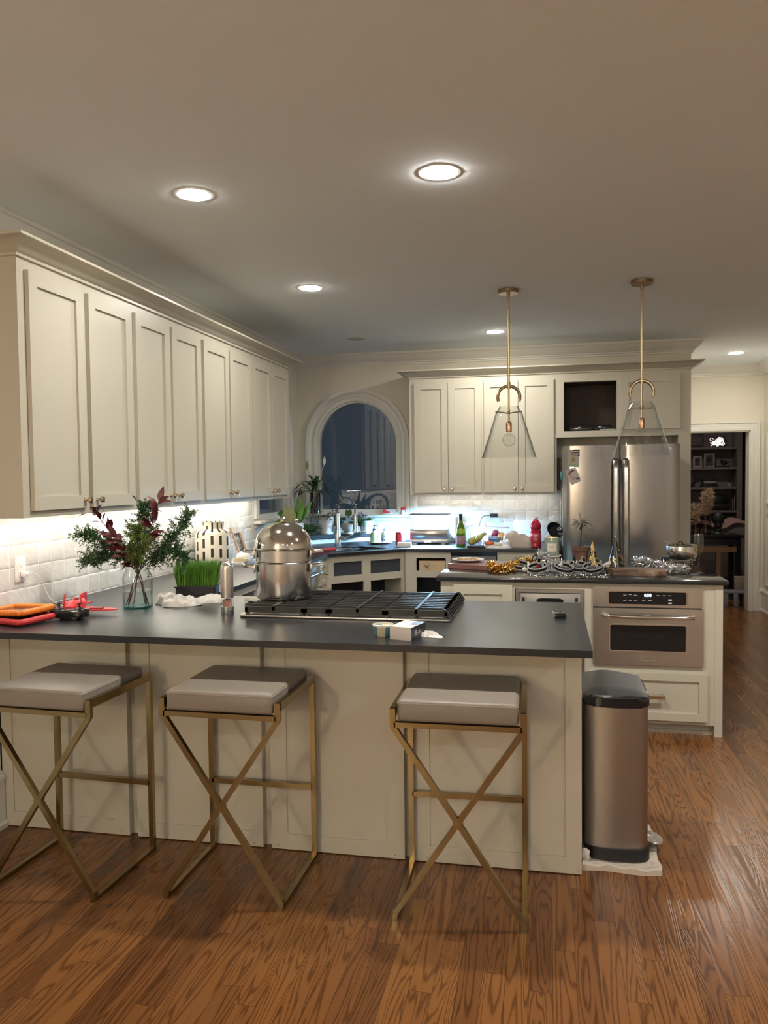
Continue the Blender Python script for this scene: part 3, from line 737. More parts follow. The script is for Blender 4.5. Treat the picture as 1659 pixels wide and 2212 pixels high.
# diagonal corner cabinet: doors and drawer fronts are missing
s2_ = math.sqrt(0.5)
o = (-1.930, 3.413, 0); wdi = 0.785
def dhole(a, b, c, d): return (a, b, c, d)
tcc, B = base_unit('corner_sink_cabinet', 'diagonal white corner sink cabinet with four empty dark openings', o, (s2_,s2_,0), (s2_,-s2_,0), wdi, 0.5,
    [(0.075,0.355,0.722,0.836),(0.435,0.747,0.720,0.830),(0.052,0.368,0.14,0.663),(0.435,0.750,0.14,0.661)])
add('false_front_board', MB(B).box(0.06,0.77,-0.036,-0.028,0.70,0.85), pbr('primed_board', (0.05,0.055,0.075), 0.6), tcc, world=True, smooth=0)
# back run (faces -y)
YFB = 3.972
tb, B = base_unit('base_cabinet', 'white base cabinet with a raw wood drawer half pulled shut under the herb garden', (-1.372,YFB,0), (1,0,0), (0,-1,0), 0.40, 0.6,
    [(0.10,0.357,0.722,0.832),(0.10,0.357,0.14,0.663)])
dw = add('drawer', MB(B).box(0.122,0.352,-0.45,-0.015,0.722,0.806), M['pinewood'], tb, world=True, smooth=0, label='raw wood drawer front')
knob(dw, (-1.372+0.19, YFB+0.015, 0.772), (0,-1,0))
t = thing('dishwasher', 'dark grey dishwasher front under the fruit basket', 'appliance', (-0.775, YFB, 0))
add('door', MB().box(-0.968,-0.582,YFB-0.005,YFB+0.55,0.10,0.852,0.004), M['grey'], t, world=True)
add('control_strip', MB().box(-0.968,-0.582,YFB+0.015,YFB+0.55,0.856,0.884), M['blackg'], t, world=True)
add('toe_kick', MB().box(-0.968,-0.582,YFB+0.06,YFB+0.10,0,0.10), M['black'], t, world=True)
t = thing('base_cabinet', 'white base cabinet left of the refrigerator behind the island', 'cabinet', (-0.32, YFB, 0))
add('carcass', MB().box(-0.575,-0.062,YFB,YFB+0.62,0.1,ZT).box(-0.575,-0.062,YFB+0.06,YFB+0.62,0,0.1), M['cab'], t, world=True, smooth=0)
d = shaker('drawer', M['cab'], t, (-0.55,YFB-0.001,0.70), (1,0,0), (0,-1,0), 0.46, 0.15, 0.04); knob(d, (-0.32,YFB-0.021,0.775), (0,-1,0))
d = shaker('door', M['cab'], t, (-0.55,YFB-0.001,0.12), (1,0,0), (0,-1,0), 0.46, 0.56); knob(d, (-0.50,YFB-0.021,0.62), (0,-1,0))

# ------------------------------------------------------------------ peninsula body with its four panels
YP = 0.241; XP = -0.028
t = thing('peninsula_cabinet', 'white panelled peninsula base behind the three bar stools', 'cabinet', (-1.25, 0.65, 0))
add('carcass', MB().box(-2.52, XP-0.02, YP+0.036, 1.045, 0.0, ZT), M['cab'], t, world=True, smooth=0)
add('end_panel', MB().box(XP-0.02, XP, YP+0.02, 1.05, 0.0, ZT), M['cab'], t, world=True, smooth=0)
for a, b, sl, sr in ((-2.52,-1.909,0.052,0.07), (-1.870,-1.306,0.068,0.05), (-1.268,-0.712,0.068,0.07), (-0.682,XP,0.072,0.060)):
    mb = MB(); y0, y1 = YP, YP+0.036
    mb.box(a,a+sl,y0,y1,0.004,ZT).box(b-sr,b,y0,y1,0.004,ZT).box(a+sl,b-sr,y0,y1,0.004,0.068).box(a+sl,b-sr,y0,y1,0.835,ZT).box(a+sl,b-sr,y0+0.007,y1,0.068,0.835)
    add('panel', mb, M['cab'], t, world=True, smooth=0)
nl = MB()
for x in (-1.955,-1.80,-1.345,-1.235,-0.75,-0.62,-0.04):
    nl.M = Matrix.Translation((x,YP,0.018)) @ Matrix.Rotation(PI/2, 4, 'X')
    nl.lathe([(0,-0.0008),(0.0028,-0.0008),(0.0028,0.0008),(0,0.0008)], n=8)
add('nail_heads', nl, M['brassd'], t, world=True)

# ------------------------------------------------------------------ island
IX0, IX1, IY0, IY1 = -0.800, 0.833, 2.030, 2.760
ti = thing('island_cabinet', 'white kitchen island base holding the built-in oven', 'cabinet', (0.02, 2.40, 0))
ib = MB()
ib.box(IX0, -0.347, IY0+0.02, IY1, 0.0, ZT).box(-0.347, 0.060, IY0+0.60, IY1, 0.0, ZT).box(0.060, IX1, IY0+0.6, IY1, 0.0, ZT)
ib.box(IX0,-0.347,IY0,IY0+0.02,0.10,ZT).box(-0.347,0.062,IY0,IY0+0.02,0.848,ZT).box(-0.347,0.062,IY0,IY0+0.6,0.0,0.10)
ib.box(0.060,0.110,IY0,IY0+0.6,0.065,ZT).box(0.718,0.790,IY0,IY0+0.6,0.065,ZT).box(0.110,0.718,IY0,IY0+0.6,0.872,ZT).box(0.110,0.718,IY0,IY0+0.6,0.365,0.409).box(0.110,0.718,IY0,IY0+0.02,0.065,0.105).box(0.110,0.718,IY0+0.02,IY0+0.6,0.35,0.366)
ib.box(0.790,IX1,IY0-0.004,IY1,0.0,ZT)
add('carcass', ib, M['cab'], ti, world=True, smooth=0)
add('toe_kick', MB().box(0.06,0.79,IY0+0.05,IY0+0.07,0,0.066).box(0.06,0.79,IY0+0.035,IY0+0.05,0,0.022), M['cab'], ti, world=True, smooth=0)
shaker('door', M['cab'], ti, (-0.719,IY0-0.001,0.12), (1,0,0), (0,-1,0), 0.356, 0.752, 0.06)
dr = shaker('drawer', M['cab'], ti, (0.089,IY0-0.001,0.089), (1,0,0), (0,-1,0), 0.659, 0.278, 0.045)
add('handle', MB().box(0.33,0.512,IY0-0.055,IY0-0.047,0.222,0.248,0.002).box(0.335,0.350,IY0-0.049,IY0-0.010,0.226,0.244).box(0.492,0.507,IY0-0.049,IY0-0.010,0.226,0.244), M['brassknob'], dr, world=True)
it = add('island_countertop', MB().box(-0.826, 0.858, 1.998, 2.795, HT-TH, HT, 0.003), M['counter2'], None)
it['label'] = 'polished black stone island top covered with party decorations'; it['category'] = 'countertop'
# under-counter appliance left of the oven
t = thing('undercounter_appliance', 'steel under-counter appliance with a black slot handle left of the oven', 'appliance', (-0.14, IY0, 0.1))
add('trim_frame', MB().box(-0.342,0.056,IY0-0.012,IY0+0.01,0.826,0.846).box(-0.342,-0.324,IY0-0.012,IY0+0.01,0.11,0.826).box(0.040,0.056,IY0-0.012,IY0+0.01,0.11,0.826), M['oven'], t, world=True, smooth=0)
add('door', MB().box(-0.322,0.038,IY0-0.010,IY0+0.5,0.11,0.822,0.003), steel('appliance_steel', (0.34,0.335,0.33), 0.42, 'x', 0.05), t, world=True)
hs = MB(); hs.M = Matrix.Translation((-0.141,IY0-0.0105,0.782)) @ MX
hs.holed([(-0.078,0.006),(-0.055,0.012),(0.055,0.012),(0.078,0.006),(0.078,-0.012),(-0.078,-0.012)], [], -0.006, 0.0)
add('slot_handle', hs, M['blackg'], t, world=True, smooth=0)
add('corner_clip', MB().box(-0.306,-0.290,IY0-0.014,IY0-0.009,0.765,0.798), M['black'], t, world=True)
add('corner_clip', MB().box(0.006,0.022,IY0-0.014,IY0-0.009,0.775,0.798), M['black'], t, world=True)
# built-in oven
t = thing('built_in_oven', 'brushed steel built-in oven with lit clock in the island', 'oven', (0.415, IY0, 0.41))
y = IY0-0.018
def plate_hole(x0,x1,z0,z1,hx0,hx1,hz0,hz1,y0,y1,r=0.012):
    mb = MB(MX); mb.holed([(x0,z0),(x1,z0),(x1,z1),(x0,z1)], [rrect(hx0,hx1,hz0,hz1,r)], y0, y1); return mb
add('control_panel', plate_hole(0.110,0.720,0.752,0.872,0.192,0.636,0.764,0.848,y,IY0+0.1), M['oven'], t, world=True, smooth=0)
def ring(x0,x1,z0,z1,r,w,y0,y1):
    mb = MB(MX); mb.holed(rrect(x0-w,x1+w,z0-w,z1+w,r+w), [rrect(x0,x1,z0,z1,r)], y0, y1); return mb
add('control_bezel', ring(0.198,0.630,0.770,0.842,0.008,0.007,y-0.004,y+0.004), M['chrome'], t, world=True, smooth=0)
cp = add('control_glass', MB().box(0.195,0.633,y+0.004,y+0.012,0.766,0.846), M['blackg'], t, world=True)
lit = emit('clock_digits', (0.45,0.80,1.0), 6.0)
text_part('clock_display', '6:50', 0.024, lit, t, frame_M((0.418,y+0.003,0.822),(1,0,0),(0,0,1)))
pl = pbr('panel_print', (0.45,0.45,0.45), 0.5)
pm = MB()
for px, pz in ((0.29,0.822),(0.32,0.825),(0.35,0.822),(0.29,0.789),(0.32,0.789),(0.35,0.789),(0.395,0.793),(0.43,0.793),(0.475,0.822),(0.51,0.822),(0.54,0.822)):
    pm.box(px-0.009,px+0.009,y+0.003,y+0.0042,pz-0.0018,pz+0.0018)
add('key_labels', pm, pl, t, world=True, smooth=0)
km = MB()
for pz in (0.797,0.778): km.box(0.532,0.552,y+0.002,y+0.0045,pz-0.004,pz+0.004,0.001)
add('start_keys', km, M['white'], t, world=True)
dz0, dz1 = 0.409, 0.744
od = add('oven_door', plate_hole(0.110,0.726,dz0,dz1,0.200,0.634,0.490,0.652,y,IY0+0.1), M['oven'], t, world=True, smooth=0)
add('window_bezel', ring(0.206,0.628,0.496,0.646,0.008,0.007,y-0.004,y+0.004), M['chrome'], od, world=True, smooth=0)
add('oven_window', MB().box(0.203,0.631,y+0.003,y+0.012,0.492,0.650), M['blackg'], od, world=True)
hb = [(0.168,y-0.002,0.704),(0.172,y-0.035,0.706),(0.20,y-0.052,0.706),(0.30,y-0.058,0.704),(0.42,y-0.060,0.703),(0.54,y-0.058,0.702),(0.64,y-0.052,0.702),(0.668,y-0.035,0.702),(0.672,y-0.002,0.700)]
add('handle', MB().tube(curve_pts(hb, 6), 0.0125, 12), M['chrome'], od, world=True)
add('badge', ring(0.377,0.463,0.440,0.452,0.004,0.003,y-0.003,y+0.001).box(0.378,0.462,y-0.002,y+0.001,0.4405,0.4515) if False else ring(0.377,0.463,0.440,0.452,0.004,0.003,y-0.003,y+0.001), M['steelx'], od, world=True, smooth=0)
add('vent_gap', MB().box(0.135,0.700,y+0.002,y+0.03,0.744,0.752), M['black'], t, world=True)

# ------------------------------------------------------------------ refrigerator
t = thing('refrigerator', 'stainless French-door refrigerator with two photos on its left door', 'refrigerator', (0.415, 4.2, 0))
add('body', MB().box(-0.028, 0.862, 3.885, 4.62, 0.02, 1.745).box(-0.02,0.85,3.90,3.95,0,0.02), pbr('fridge_side', (0.17,0.165,0.165), 0.45, 0.3), t, world=True, smooth=0)
def bowed(x0, x1, z0, z1, yf=3.80, yb=3.880, bow=0.020, n=14):
    mb = MB(); pts = [(x1, yb), (x0, yb)]
    for i in range(n+1):
        s = i/n; e = 1-(2*s-1)**2
        lead = min(1, min(s, 1-s)/0.05)
        pts.append((x0+(x1-x0)*s, yf+bow*(1-e)+0.012*(1-lead)))
    return mb.prism(pts, z0, z1)
dl = add('left_door', bowed(-0.030, 0.410, 0.765, 1.770), M['fridge'], t, world=True, smooth=40)
dr = add('right_door', bowed(0.422, 0.872, 0.765, 1.772), M['fridge'], t, world=True, smooth=40)
add('freezer_drawer', bowed(-0.030, 0.872, 0.075, 0.755), M['fridge'], t, world=True, smooth=40)
add('door_gasket', MB().box(0.405,0.427,3.835,3.885,0.77,1.765), M['black'], t, world=True)
def fhandle(xc, par):
    mb = MB(); w = 0.0215
    prof = [(0.80,3.812),(0.81,3.775),(0.90,3.755),(1.25,3.748),(1.58,3.755),(1.645,3.775),(1.664,3.812)]
    rows = []
    for z, yy in prof:
        rows.append([(xc-w,yy+0.012,z),(xc-w*0.6,yy,z),(xc+w*0.6,yy,z),(xc+w,yy+0.012,z),(xc+w,yy+0.022,z),(xc-w,yy+0.022,z)])
    vs = [[mb.v(p) for p in r] for r in rows]
    for a, b in zip(vs, vs[1:]):
        for k in range(6): mb.bm.faces.new((a[k],a[(k+1)%6],b[(k+1)%6],b[k]))
    mb.bm.faces.new(vs[0]); mb.bm.faces.new(vs[-1][::-1])
    add('handle', mb, M['steel'], par, world=True, smooth=50)
fhandle(0.378, dl); fhandle(0.458, dr)
lm = pbr('logo_print', (0.75,0.74,0.72), 0.4)
text_part('logo_letters', 'LG', 0.021, lm, dr, frame_M((0.826,3.8095,1.737),(1,0,0),(0,0,1)))
lo = MB(); lo.M = Matrix.Translation((0.797,3.8065,1.737)) @ Matrix.Rotation(PI/2,4,'X'); lo.lathe([(0,-0.002),(0.011,-0.002),(0.011,0.001),(0,0.001)], n=20)
add('logo_disc', lo, lm, dr, world=True)
st = add('energy_sticker', MB().box(0.046,0.100,3.8005,3.812,1.685,1.738), M['black'], dl, world=True)
sl = MB()
for k, (a, b) in enumerate(((0.050,0.096),(0.062,0.092),(0.062,0.090),(0.066,0.086))): sl.box(a,b,3.7998,3.8010,1.716-0.009*k+(0.006 if k==0 else 0),1.719-0.009*k+(0.009 if k==0 else 0))
add('sticker_lines', sl, M['white'], st, world=True, smooth=0)
# ------------------------------------------------------------------ bar stools
def make_stool(label):
    """front edge toward -y; origin at the centre of the footprint on the floor"""
    t = thing('bar_stool', label, 'bar stool', (0,0,0), 0, 'gold framed bar stools at the peninsula')
    w, d, b = 0.215, 0.21, 0.020        # half width, half depth, bar
    cu = MB(); cu.box(-w+0.012, w-0.012, -d-0.006, d-0.022, 0.694, 0.768, 0.014, 3)
    add('seat', cu, M['leather'], t, smooth=50)
    add('piping', MB().tube([(x, y, 0.757) for x, y in rrect(-w+0.0125, w-0.0125, -d-0.0055, d-0.0225, 0.012, 4)], 0.0022, 5, closed=True), M['leather'], t)
    for s in (-1, 1):
        x = s*(w+0.004)
        f = MB()
        f.box(x-b/2, x+b/2, d-b, d, 0, 0.738)                       # rear post
        add('leg', f, M['stoolmetal'], t, smooth=0)
        add('side_rail', MB().box(x-b/2, x+b/2, -d, d-b, 0.708, 0.738), M['stoolmetal'], t, smooth=0)
        add('floor_runner', MB().box(x-b/2, x+b/2, -d+0.012, d-b, 0, 0.016), M['stoolmetal'], t, smooth=0)
        add('front_stub', MB().box(x-b/2, x+b/2, -d-0.004, -d+0.016, 0.672, 0.738), M['stoolmetal'], t, smooth=0)
        add('front_foot', MB().box(x-b/2, x+b/2, -d-0.004, -d+0.016, 0, 0.035), M['stoolmetal'], t, smooth=0)
    yx = -d+0.006
    xx = w+0.004
    for s in (-1, 1):
        add('cross_bar', MB().bar((-s*xx, yx, 0.676), (s*0.006, yx, 0.346), 0.019, (0,1,0)).bar((-s*0.006, yx, 0.364), (s*xx, yx, 0.026), 0.019, (0,1,0)), M['stoolmetal'], t, smooth=0)
    add('cross_joint', MB(Matrix.Translation((0, yx, 0.355)) @ Matrix.Rotation(R(45), 4, 'Y')).box(-0.0125, 0.0125, -0.0105, 0.0105, -0.0125, 0.0125), M['stoolmetal'], t, smooth=0)
    add('front_rail', MB().box(-w, w, yx-0.01, yx+0.01, 0.674, 0.692), M['stoolmetal'], t, smooth=0)
    add('foot_rest', MB().box(-w, w, d-b, d, 0.275, 0.295), M['stoolmetal'], t, smooth=0)
    return t
s0 = make_stool('taupe bar stool with gold X frame cut off by the left picture edge')
s0.location = (-1.975, -0.052, 0); s0.rotation_euler = (0,0,R(-2.5))
dup(s0, (-1.296, 0.012, 0), R(-0.5), 'taupe bar stool with gold X frame in the middle of the three')
dup(s0, (-0.455, 0.022, 0), R(1.2), 'taupe bar stool with gold X frame nearest the steel bin')

# ------------------------------------------------------------------ steel pedal bin and the cloth below it
t = thing('pedal_bin', 'slim brushed steel pedal bin with black lid at the end of the peninsula', 'trash can', (0.112, 0.55, 0.012))
def bfoot(x0, x1, y0, y1, r, bow=0.02):
    pts = rrect(x0, x1, y0, y1, r, 6); xm, hw = (x0+x1)/2, (x1-x0)/2
    return [(x, y-(bow*(1-((x-xm)/hw)**2) if y < (y0+y1)/2 else -bow*(1-((x-xm)/hw)**2))) for x, y in pts]
bx = (-0.012, 0.232, 0.375, 0.725)
def dense(p, n=4):
    out = []
    for i in range(len(p)):
        a, b = p[i], p[(i+1) % len(p)]
        k = n if math.hypot(a[0]-b[0], a[1]-b[1]) > 0.05 else 1
        out += [(a[0]+(b[0]-a[0])*j/k, a[1]+(b[1]-a[1])*j/k) for j in range(k)]
    return out
def bf(x0, x1, y0, y1, r, bow=0.022):
    pts = dense(rrect(x0, x1, y0, y1, r, 6), 10); xm, hw, ym = (x0+x1)/2, (x1-x0)/2, (y0+y1)/2
    return [(x, y+bow*(1-min(1,((x-xm)/hw)**2))*(-1 if y < ym else 1)) for x, y in pts]
add('body', MB().prism(bf(-0.012,0.232,0.385,0.72,0.035), 0.055, 0.618), steel('bin_steel', (0.40,0.37,0.345), 0.34, 'z', 0.05), t, world=True)
add('base', MB().prism(bf(-0.004,0.238,0.378,0.73,0.035), 0.012, 0.058), M['black'], t, world=True)
add('rim', MB().prism(bf(-0.017,0.237,0.378,0.727,0.037), 0.618, 0.656, 0.006), M['blackg'], t, world=True)
ld = MB(); n1, n2 = 16, 14
x0, x1, y0, y1 = -0.016, 0.232, 0.40, 0.735
g_ = []
for j in range(n2+1):
    row = []
    for i in range(n1+1):
        u, v_ = i/n1, j/n2
        z = 0.656+0.010*(1-(2*u-1)**4)*min(1, v_*5)+0.012*math.exp(-((u-0.42)/0.28)**2)*v_
        row.append(ld.v((x0+(x1-x0)*u, y0+(y1-y0)*v_, z)))
    g_.append(row)
for j in range(n2):
    for i in range(n1): ld.bm.faces.new((g_[j][i],g_[j][i+1],g_[j+1][i+1],g_[j+1][i]))
geo = bmesh.ops.extrude_face_region(ld.bm, geom=ld.bm.faces[:])
for v_ in [q for q in geo['geom'] if isinstance(q, bmesh.types.BMVert)]: v_.co.z = 0.65
add('lid', ld, pbr('lid_grey', (0.10,0.10,0.105), 0.28, 0.6), t, world=True, smooth=50)
pd = MB(); pd.M = Matrix.Translation((0.262,0.52,0.045)) @ Matrix.Rotation(R(12),4,'Y')
pd.lathe([(0,-0.008),(0.05,-0.006),(0.055,0.0),(0.05,0.006),(0,0.008)], n=24, sx=0.8, sy=1.0)
add('pedal', pd.tube([(-0.05,0,0),(0,0,0)], 0.012, 8), M['steel'], t, world=True)
cl = MB(); pts = []
for i in range(41):
    row = []
    for j in range(33):
        x = -0.022+0.295*i/40; yv = 0.285+0.44*j/32
        e = min(i, 40-i, j, 32-j)
        z = 0.006+(0.004*math.sin(x*70+yv*30)+0.003*math.sin(yv*90))*(1 if e < 5 else 0.2)+(0.010 if (e < 3 and j < 5) else 0)
        inside = -0.006 < x < 0.24 and yv > 0.352
        row.append(cl.v((x+0.004*math.sin(yv*40), yv+0.006*math.sin(x*25), min(z, 0.009) if inside else max(0.003, z+0.004))))
    pts.append(row)
for i in range(40):
    for j in range(32): cl.bm.faces.new((pts[i][j],pts[i+1][j],pts[i+1][j+1],pts[i][j+1]))
geo = bmesh.ops.extrude_face_region(cl.bm, geom=cl.bm.faces[:])
for v_ in [q for q in geo['geom'] if isinstance(q, bmesh.types.BMVert)]: v_.co.z = 0.001
cl.M = Matrix()
cl.ball((-0.012,0.35,0.03), 0.028, 14, (0.7,0.9,1.0), 0.004)
one('floor_cloth', cl, pbr('white_cloth', (0.66,0.58,0.50), 0.9, bump=(200,0.2)), 'crumpled white cloth lying under the steel pedal bin', 'cloth', (0.11,0.5,0), world=True, smooth=60)

# ------------------------------------------------------------------ cooktop with four cast-iron grates
CX0, CX1, CY0, CY1 = -1.490, -0.552, 0.472, 1.060
t = thing('gas_cooktop', 'steel gas cooktop let into the peninsula worktop', 'cooktop', (-1.02, 0.77, HT))
tr = MB(); tr.prism(rrect(CX0,CX1,CY0,CY1,0.02,4), HT+0.0005, HT+0.012, 0.004)
add('tray', tr, M['steelx'], t, world=True)
for k, (x, y_) in enumerate(((-1.37,0.64),(-1.37,0.90),(-1.02,0.77),(-0.70,0.64),(-0.70,0.90))):
    add('burner', MB().lathe([(0,HT+0.012),(0.05,HT+0.012),(0.045,HT+0.022),(0.03,HT+0.024),(0.03,HT+0.03),(0,HT+0.032)], (x,y_), n=24), M['iron'], t, world=True)
def grate(x0, x1, label, ribs):
    t = thing('cooktop_grate', label, 'grate', ((x0+x1)/2, 0.75, HT+0.012), 0, 'cast iron grates on the cooktop')
    y0, y1, z1, z0 = 0.492, 1.028, HT+0.050, HT+0.012
    mb = MB()
    mb.prism([(x0,y0),(x1,y0),(x1,y0+0.012),(x0,y0+0.012)], HT+0.020, z1-0.004)
    mb.box(x0,x1,y1-0.012,y1,HT+0.020,z1-0.004)
    nb = 11
    for i in range(1, nb):
        yy = y0+(y1-y0)*i/nb
        mb.box(x0+0.004,x1-0.004,yy-0.005,yy+0.005,z1-0.016,z1)
    for x, wd in ((x0+0.006,0.012),(x1-0.006,0.012)): mb.box(x-wd/2,x+wd/2,y0,y1,HT+0.022,z1-0.010)
    for x in ribs: mb.box(x-0.006,x+0.006,y0,y1,z1-0.020,z1+0.001)
    for x in (x0+0.01,x1-0.01):
        for yy in (y0+0.01,y1-0.01): mb.box(x-0.008,x+0.008,yy-0.008,yy+0.008,z0,z1-0.02)
    add('frame', mb, M['iron'], t, world=True, smooth=0)
    return t
grate(-1.468,-1.197,'black cast iron grate under the stockpot at the left of the cooktop',[-1.335])
grate(-1.193,-1.085,'narrow black cast iron grate just right of the stockpot',[])
grate(-1.081,-0.835,'black cast iron grate in the centre right of the cooktop',[-0.955])
mbt = grate(-0.831,-0.566,'black cast iron grate at the right end of the cooktop with sloping bar ends',[-0.70])
# sloping bar ends on the right-hand grate
for i in range(0, 12):
    mb = MB()
    yy = 0.492+(1.028-0.492)*i/11; yy = min(max(yy, 0.499), 1.02)
    mb.M = Matrix.Translation((0,yy,0)) @ MX
    mb.holed([(-0.570,HT+0.050),(-0.586,HT+0.050),(-0.586,HT+0.034),(-0.556,HT+0.013),(-0.546,HT+0.013),(-0.548,HT+0.018)], [], -0.005, 0.005)
    add('bar_end', mb, M['iron'], mbt, world=True, smooth=0)

# ------------------------------------------------------------------ stockpot, steamer insert, dome lid
pc = (-1.368, 0.735); PZ = HT+0.0515
t = thing('stockpot', 'tall brushed steel stockpot on the left of the cooktop', 'pot', (pc[0],pc[1],PZ))
add('body', MB().lathe([(0,0),(0.118,0),(0.126,0.006),(0.128,0.02),(0.128,0.168),(0.1305,0.171),(0.128,0.174),(0.120,0.174),(0.120,0.03),(0,0.03)], n=56), M['pot'], t)
def lug(z, ang, par, name='handle', L=0.055, wd=0.045):
    mb = MB(Matrix.Rotation(R(ang), 4, 'Z'))
    mb.tube([(0.126,-wd,z),(0.135,-wd,z),(0.128+L,-wd*0.7,z+0.004),(0.128+L,wd*0.7,z+0.004),(0.135,wd,z),(0.126,wd,z)], 0.005, 8)
    mb.box(0.127,0.134,-wd-0.012,-wd+0.012,z-0.025,z+0.012,0.002).box(0.127,0.134,wd-0.012,wd+0.012,z-0.025,z+0.012,0.002)
    add(name, mb, M['chrome'], par)
lug(0.150, 195, t); lug(0.150, 15, t)
t = thing('steamer_insert', 'steel steamer ring sitting between the stockpot and its dome lid', 'steamer', (pc[0],pc[1],PZ+0.1745))
add('body', MB().lathe([(0,0.0),(0.118,0.0),(0.129,0.002),(0.129,0.050),(0.133,0.053),(0.133,0.056),(0.12,0.056),(0.118,0.01),(0,0.01)], n=56), M['pot'], t)
lug(0.044, 195, t); lug(0.040, 15, t)
t = thing('dome_lid', 'polished steel dome lid with a flat knob on top of the stockpot', 'lid', (pc[0],pc[1],PZ+0.231))
dm = MB(); prof = [(0.136,0.0),(0.142,0.003),(0.136,0.007)]
for i in range(0, 17):
    a = PI/2*i/16
    prof.append((0.134*math.cos(a)**0.9 if i < 16 else 0.0, 0.008+0.118*math.sin(a)))
add('dome', dm.lathe([(0,0.0)]+prof, n=64), M['dome'], t, smooth=60)
add('knob', MB().lathe([(0,0.125),(0.012,0.125),(0.010,0.133),(0.024,0.137),(0.026,0.142),(0.020,0.146),(0,0.147)], n=24), M['chrome'], t)

# ------------------------------------------------------------------ glass jar vase with branches
vx, vy = -2.085, 0.672
t = thing('glass_vase', 'clear glass jar vase half full of water at the left of the peninsula', 'vase', (vx,vy,HT))
gp = [(0,0.001),(0.066,0.001),(0.070,0.006),(0.070,0.145),(0.066,0.160),(0.056,0.176),(0.052,0.188),(0.053,0.205),(0.055,0.208)]
add('jar', MB().lathe(gp+[(r-0.003 if r > 0.01 else 0, z+(0.004 if z < 0.01 else 0)) for r, z in gp[::-1]][:-1]+[(0,0.006)], n=48), M['glass'], t)
add('water', MB().lathe([(0,0.007),(0.0655,0.007),(0.0655,0.082),(0,0.082)], n=40), clear('water', (0.90,0.97,0.97), (0.45,0.66,0.68), 0.02, 1.33), t)
add('glass_foot', MB().lathe([(0,0.0012),(0.068,0.0012),(0.068,0.010),(0,0.0065)], n=40), clear('teal_glass', (0.45,0.80,0.80), (0.1,0.35,0.38), 0.02), t)
mg1 = pbr('fern_green', (0.030,0.085,0.022), 0.55, noise=(20,0.4)); mg2 = pbr('fern_yellow_green', (0.10,0.15,0.022), 0.55, noise=(20,0.4))
mred = pbr('burgundy_leaf', (0.085,0.008,0.014), 0.38, noise=(25,0.5)); mstem = pbr('dark_stem', (0.05,0.03,0.02), 0.6)
rt = Vector((math.cos(YAW), math.sin(YAW), 0)); fw = Vector((-math.sin(YAW), math.cos(YAW), 0))
def vpt(dx, dz, dy=0.0): return rt*dx+fw*dy+Vector((0,0,dz))
def branch(label, ctrl, kind, rnd, mat):
    random.seed(rnd)
    t = thing('cut_branch', label, 'branch', (vx,vy,HT), 0, 'cut branches in the glass vase')
    P = [vpt(*c) for c in ctrl]; C = curve_pts(P, 8)
    add('stem', MB().tube(C, [0.0026-0.0014*i/len(C) for i in range(len(C))], 6), mstem, t)
    lf = MB()
    n = len(C)
    if kind == 'red':
        for i in range(int(n*0.40), n, 2):
            tg = (C[min(i+1,n-1)]-C[i-1]).normalized()
            for s in (-1, 1):
                ax = tg.cross(Vector((random.gauss(0,1),random.gauss(0,1),random.gauss(0,1)))).normalized(); d = (tg*0.75+ax*s*random.uniform(0.6,1.1)).normalized()
                lf.leaf(C[i], d, -fw*0.5+Vector((random.gauss(0,.5),random.gauss(0,.5),0.6)), random.uniform(0.058,0.080), random.uniform(0.025,0.034), random.uniform(0.1,0.9), 6)
        lf.leaf(C[-1], (C[-1]-C[-3]), -fw, 0.07, 0.030, 0.2, 6)
    else:
        for i in range(int(n*0.42), n, 1):
            q = i/n
            for k in range(6):
                tg = (C[min(i+1,n-1)]-C[i-1]).normalized()
                d0 = (tg*random.uniform(0.1,0.9)+Vector((random.gauss(0,1),random.gauss(0,1),random.gauss(0,0.8)))).normalized()
                L = random.uniform(0.04,0.125)*(1.15-0.5*q)
                a = C[i]; b = a+d0*L
                lf.tube([a, b], 0.0006, 3)
                for m in range(7):
                    s = a.lerp(b, 0.25+0.75*m/7)
                    for _ in range(4):
                        dd = (d0*0.5+Vector((random.gauss(0,1),random.gauss(0,1),random.gauss(0,1))).normalized()).normalized()
                        lf.leaf(s, dd, (random.gauss(0,1),random.gauss(0,1),random.gauss(0,1)), random.uniform(0.010,0.017), 0.0042, 0.2, 2)
    add('leaves', lf, mat, t, smooth=50)
branch('burgundy leaved branch leaning left out of the glass vase, topmost on that side', [(0.045,0.012,-0.01),(0.01,0.17),(-0.07,0.30,-0.03),(-0.15,0.42,-0.04),(-0.205,0.49,-0.05)], 'red', 3, mred)
branch('shorter burgundy leaved branch in front, left of centre in the glass vase', [(0.03,0.012,0.02),(0.005,0.16),(-0.03,0.26,-0.07),(-0.065,0.345,-0.10)], 'red', 4, mred)
branch('burgundy leaved branch leaning right out of the glass vase', [(-0.045,0.012,0.0),(0.01,0.17),(0.055,0.30,-0.03),(0.095,0.42,-0.04),(0.125,0.515,-0.04)], 'red', 5, mred)
branch('dark green feathery branch spreading far left from the glass vase', [(0.05,0.012,0.01),(0.0,0.16),(-0.10,0.27,0.0),(-0.19,0.335,0.02),(-0.265,0.36,0.02)], 'fern', 6, mg1)
branch('dark green feathery branch drooping low at the left of the glass vase', [(0.04,0.012,0.03),(0.0,0.16),(-0.08,0.24,0.03),(-0.17,0.255,0.0),(-0.235,0.225,0.0)], 'fern', 7, mg1)
branch('yellow green feathery branch at the front centre of the glass vase', [(-0.02,0.012,0.0),(0.0,0.16),(0.005,0.25,-0.06),(0.03,0.33,-0.10),(0.03,0.38,-0.10)], 'fern', 8, mg2)
branch('green feathery branch standing tallest behind the burgundy leaves', [(-0.03,0.012,0.03),(0.0,0.16),(0.02,0.30,0.05),(0.025,0.41,0.05),(0.04,0.49,0.03)], 'fern', 9, mg1)
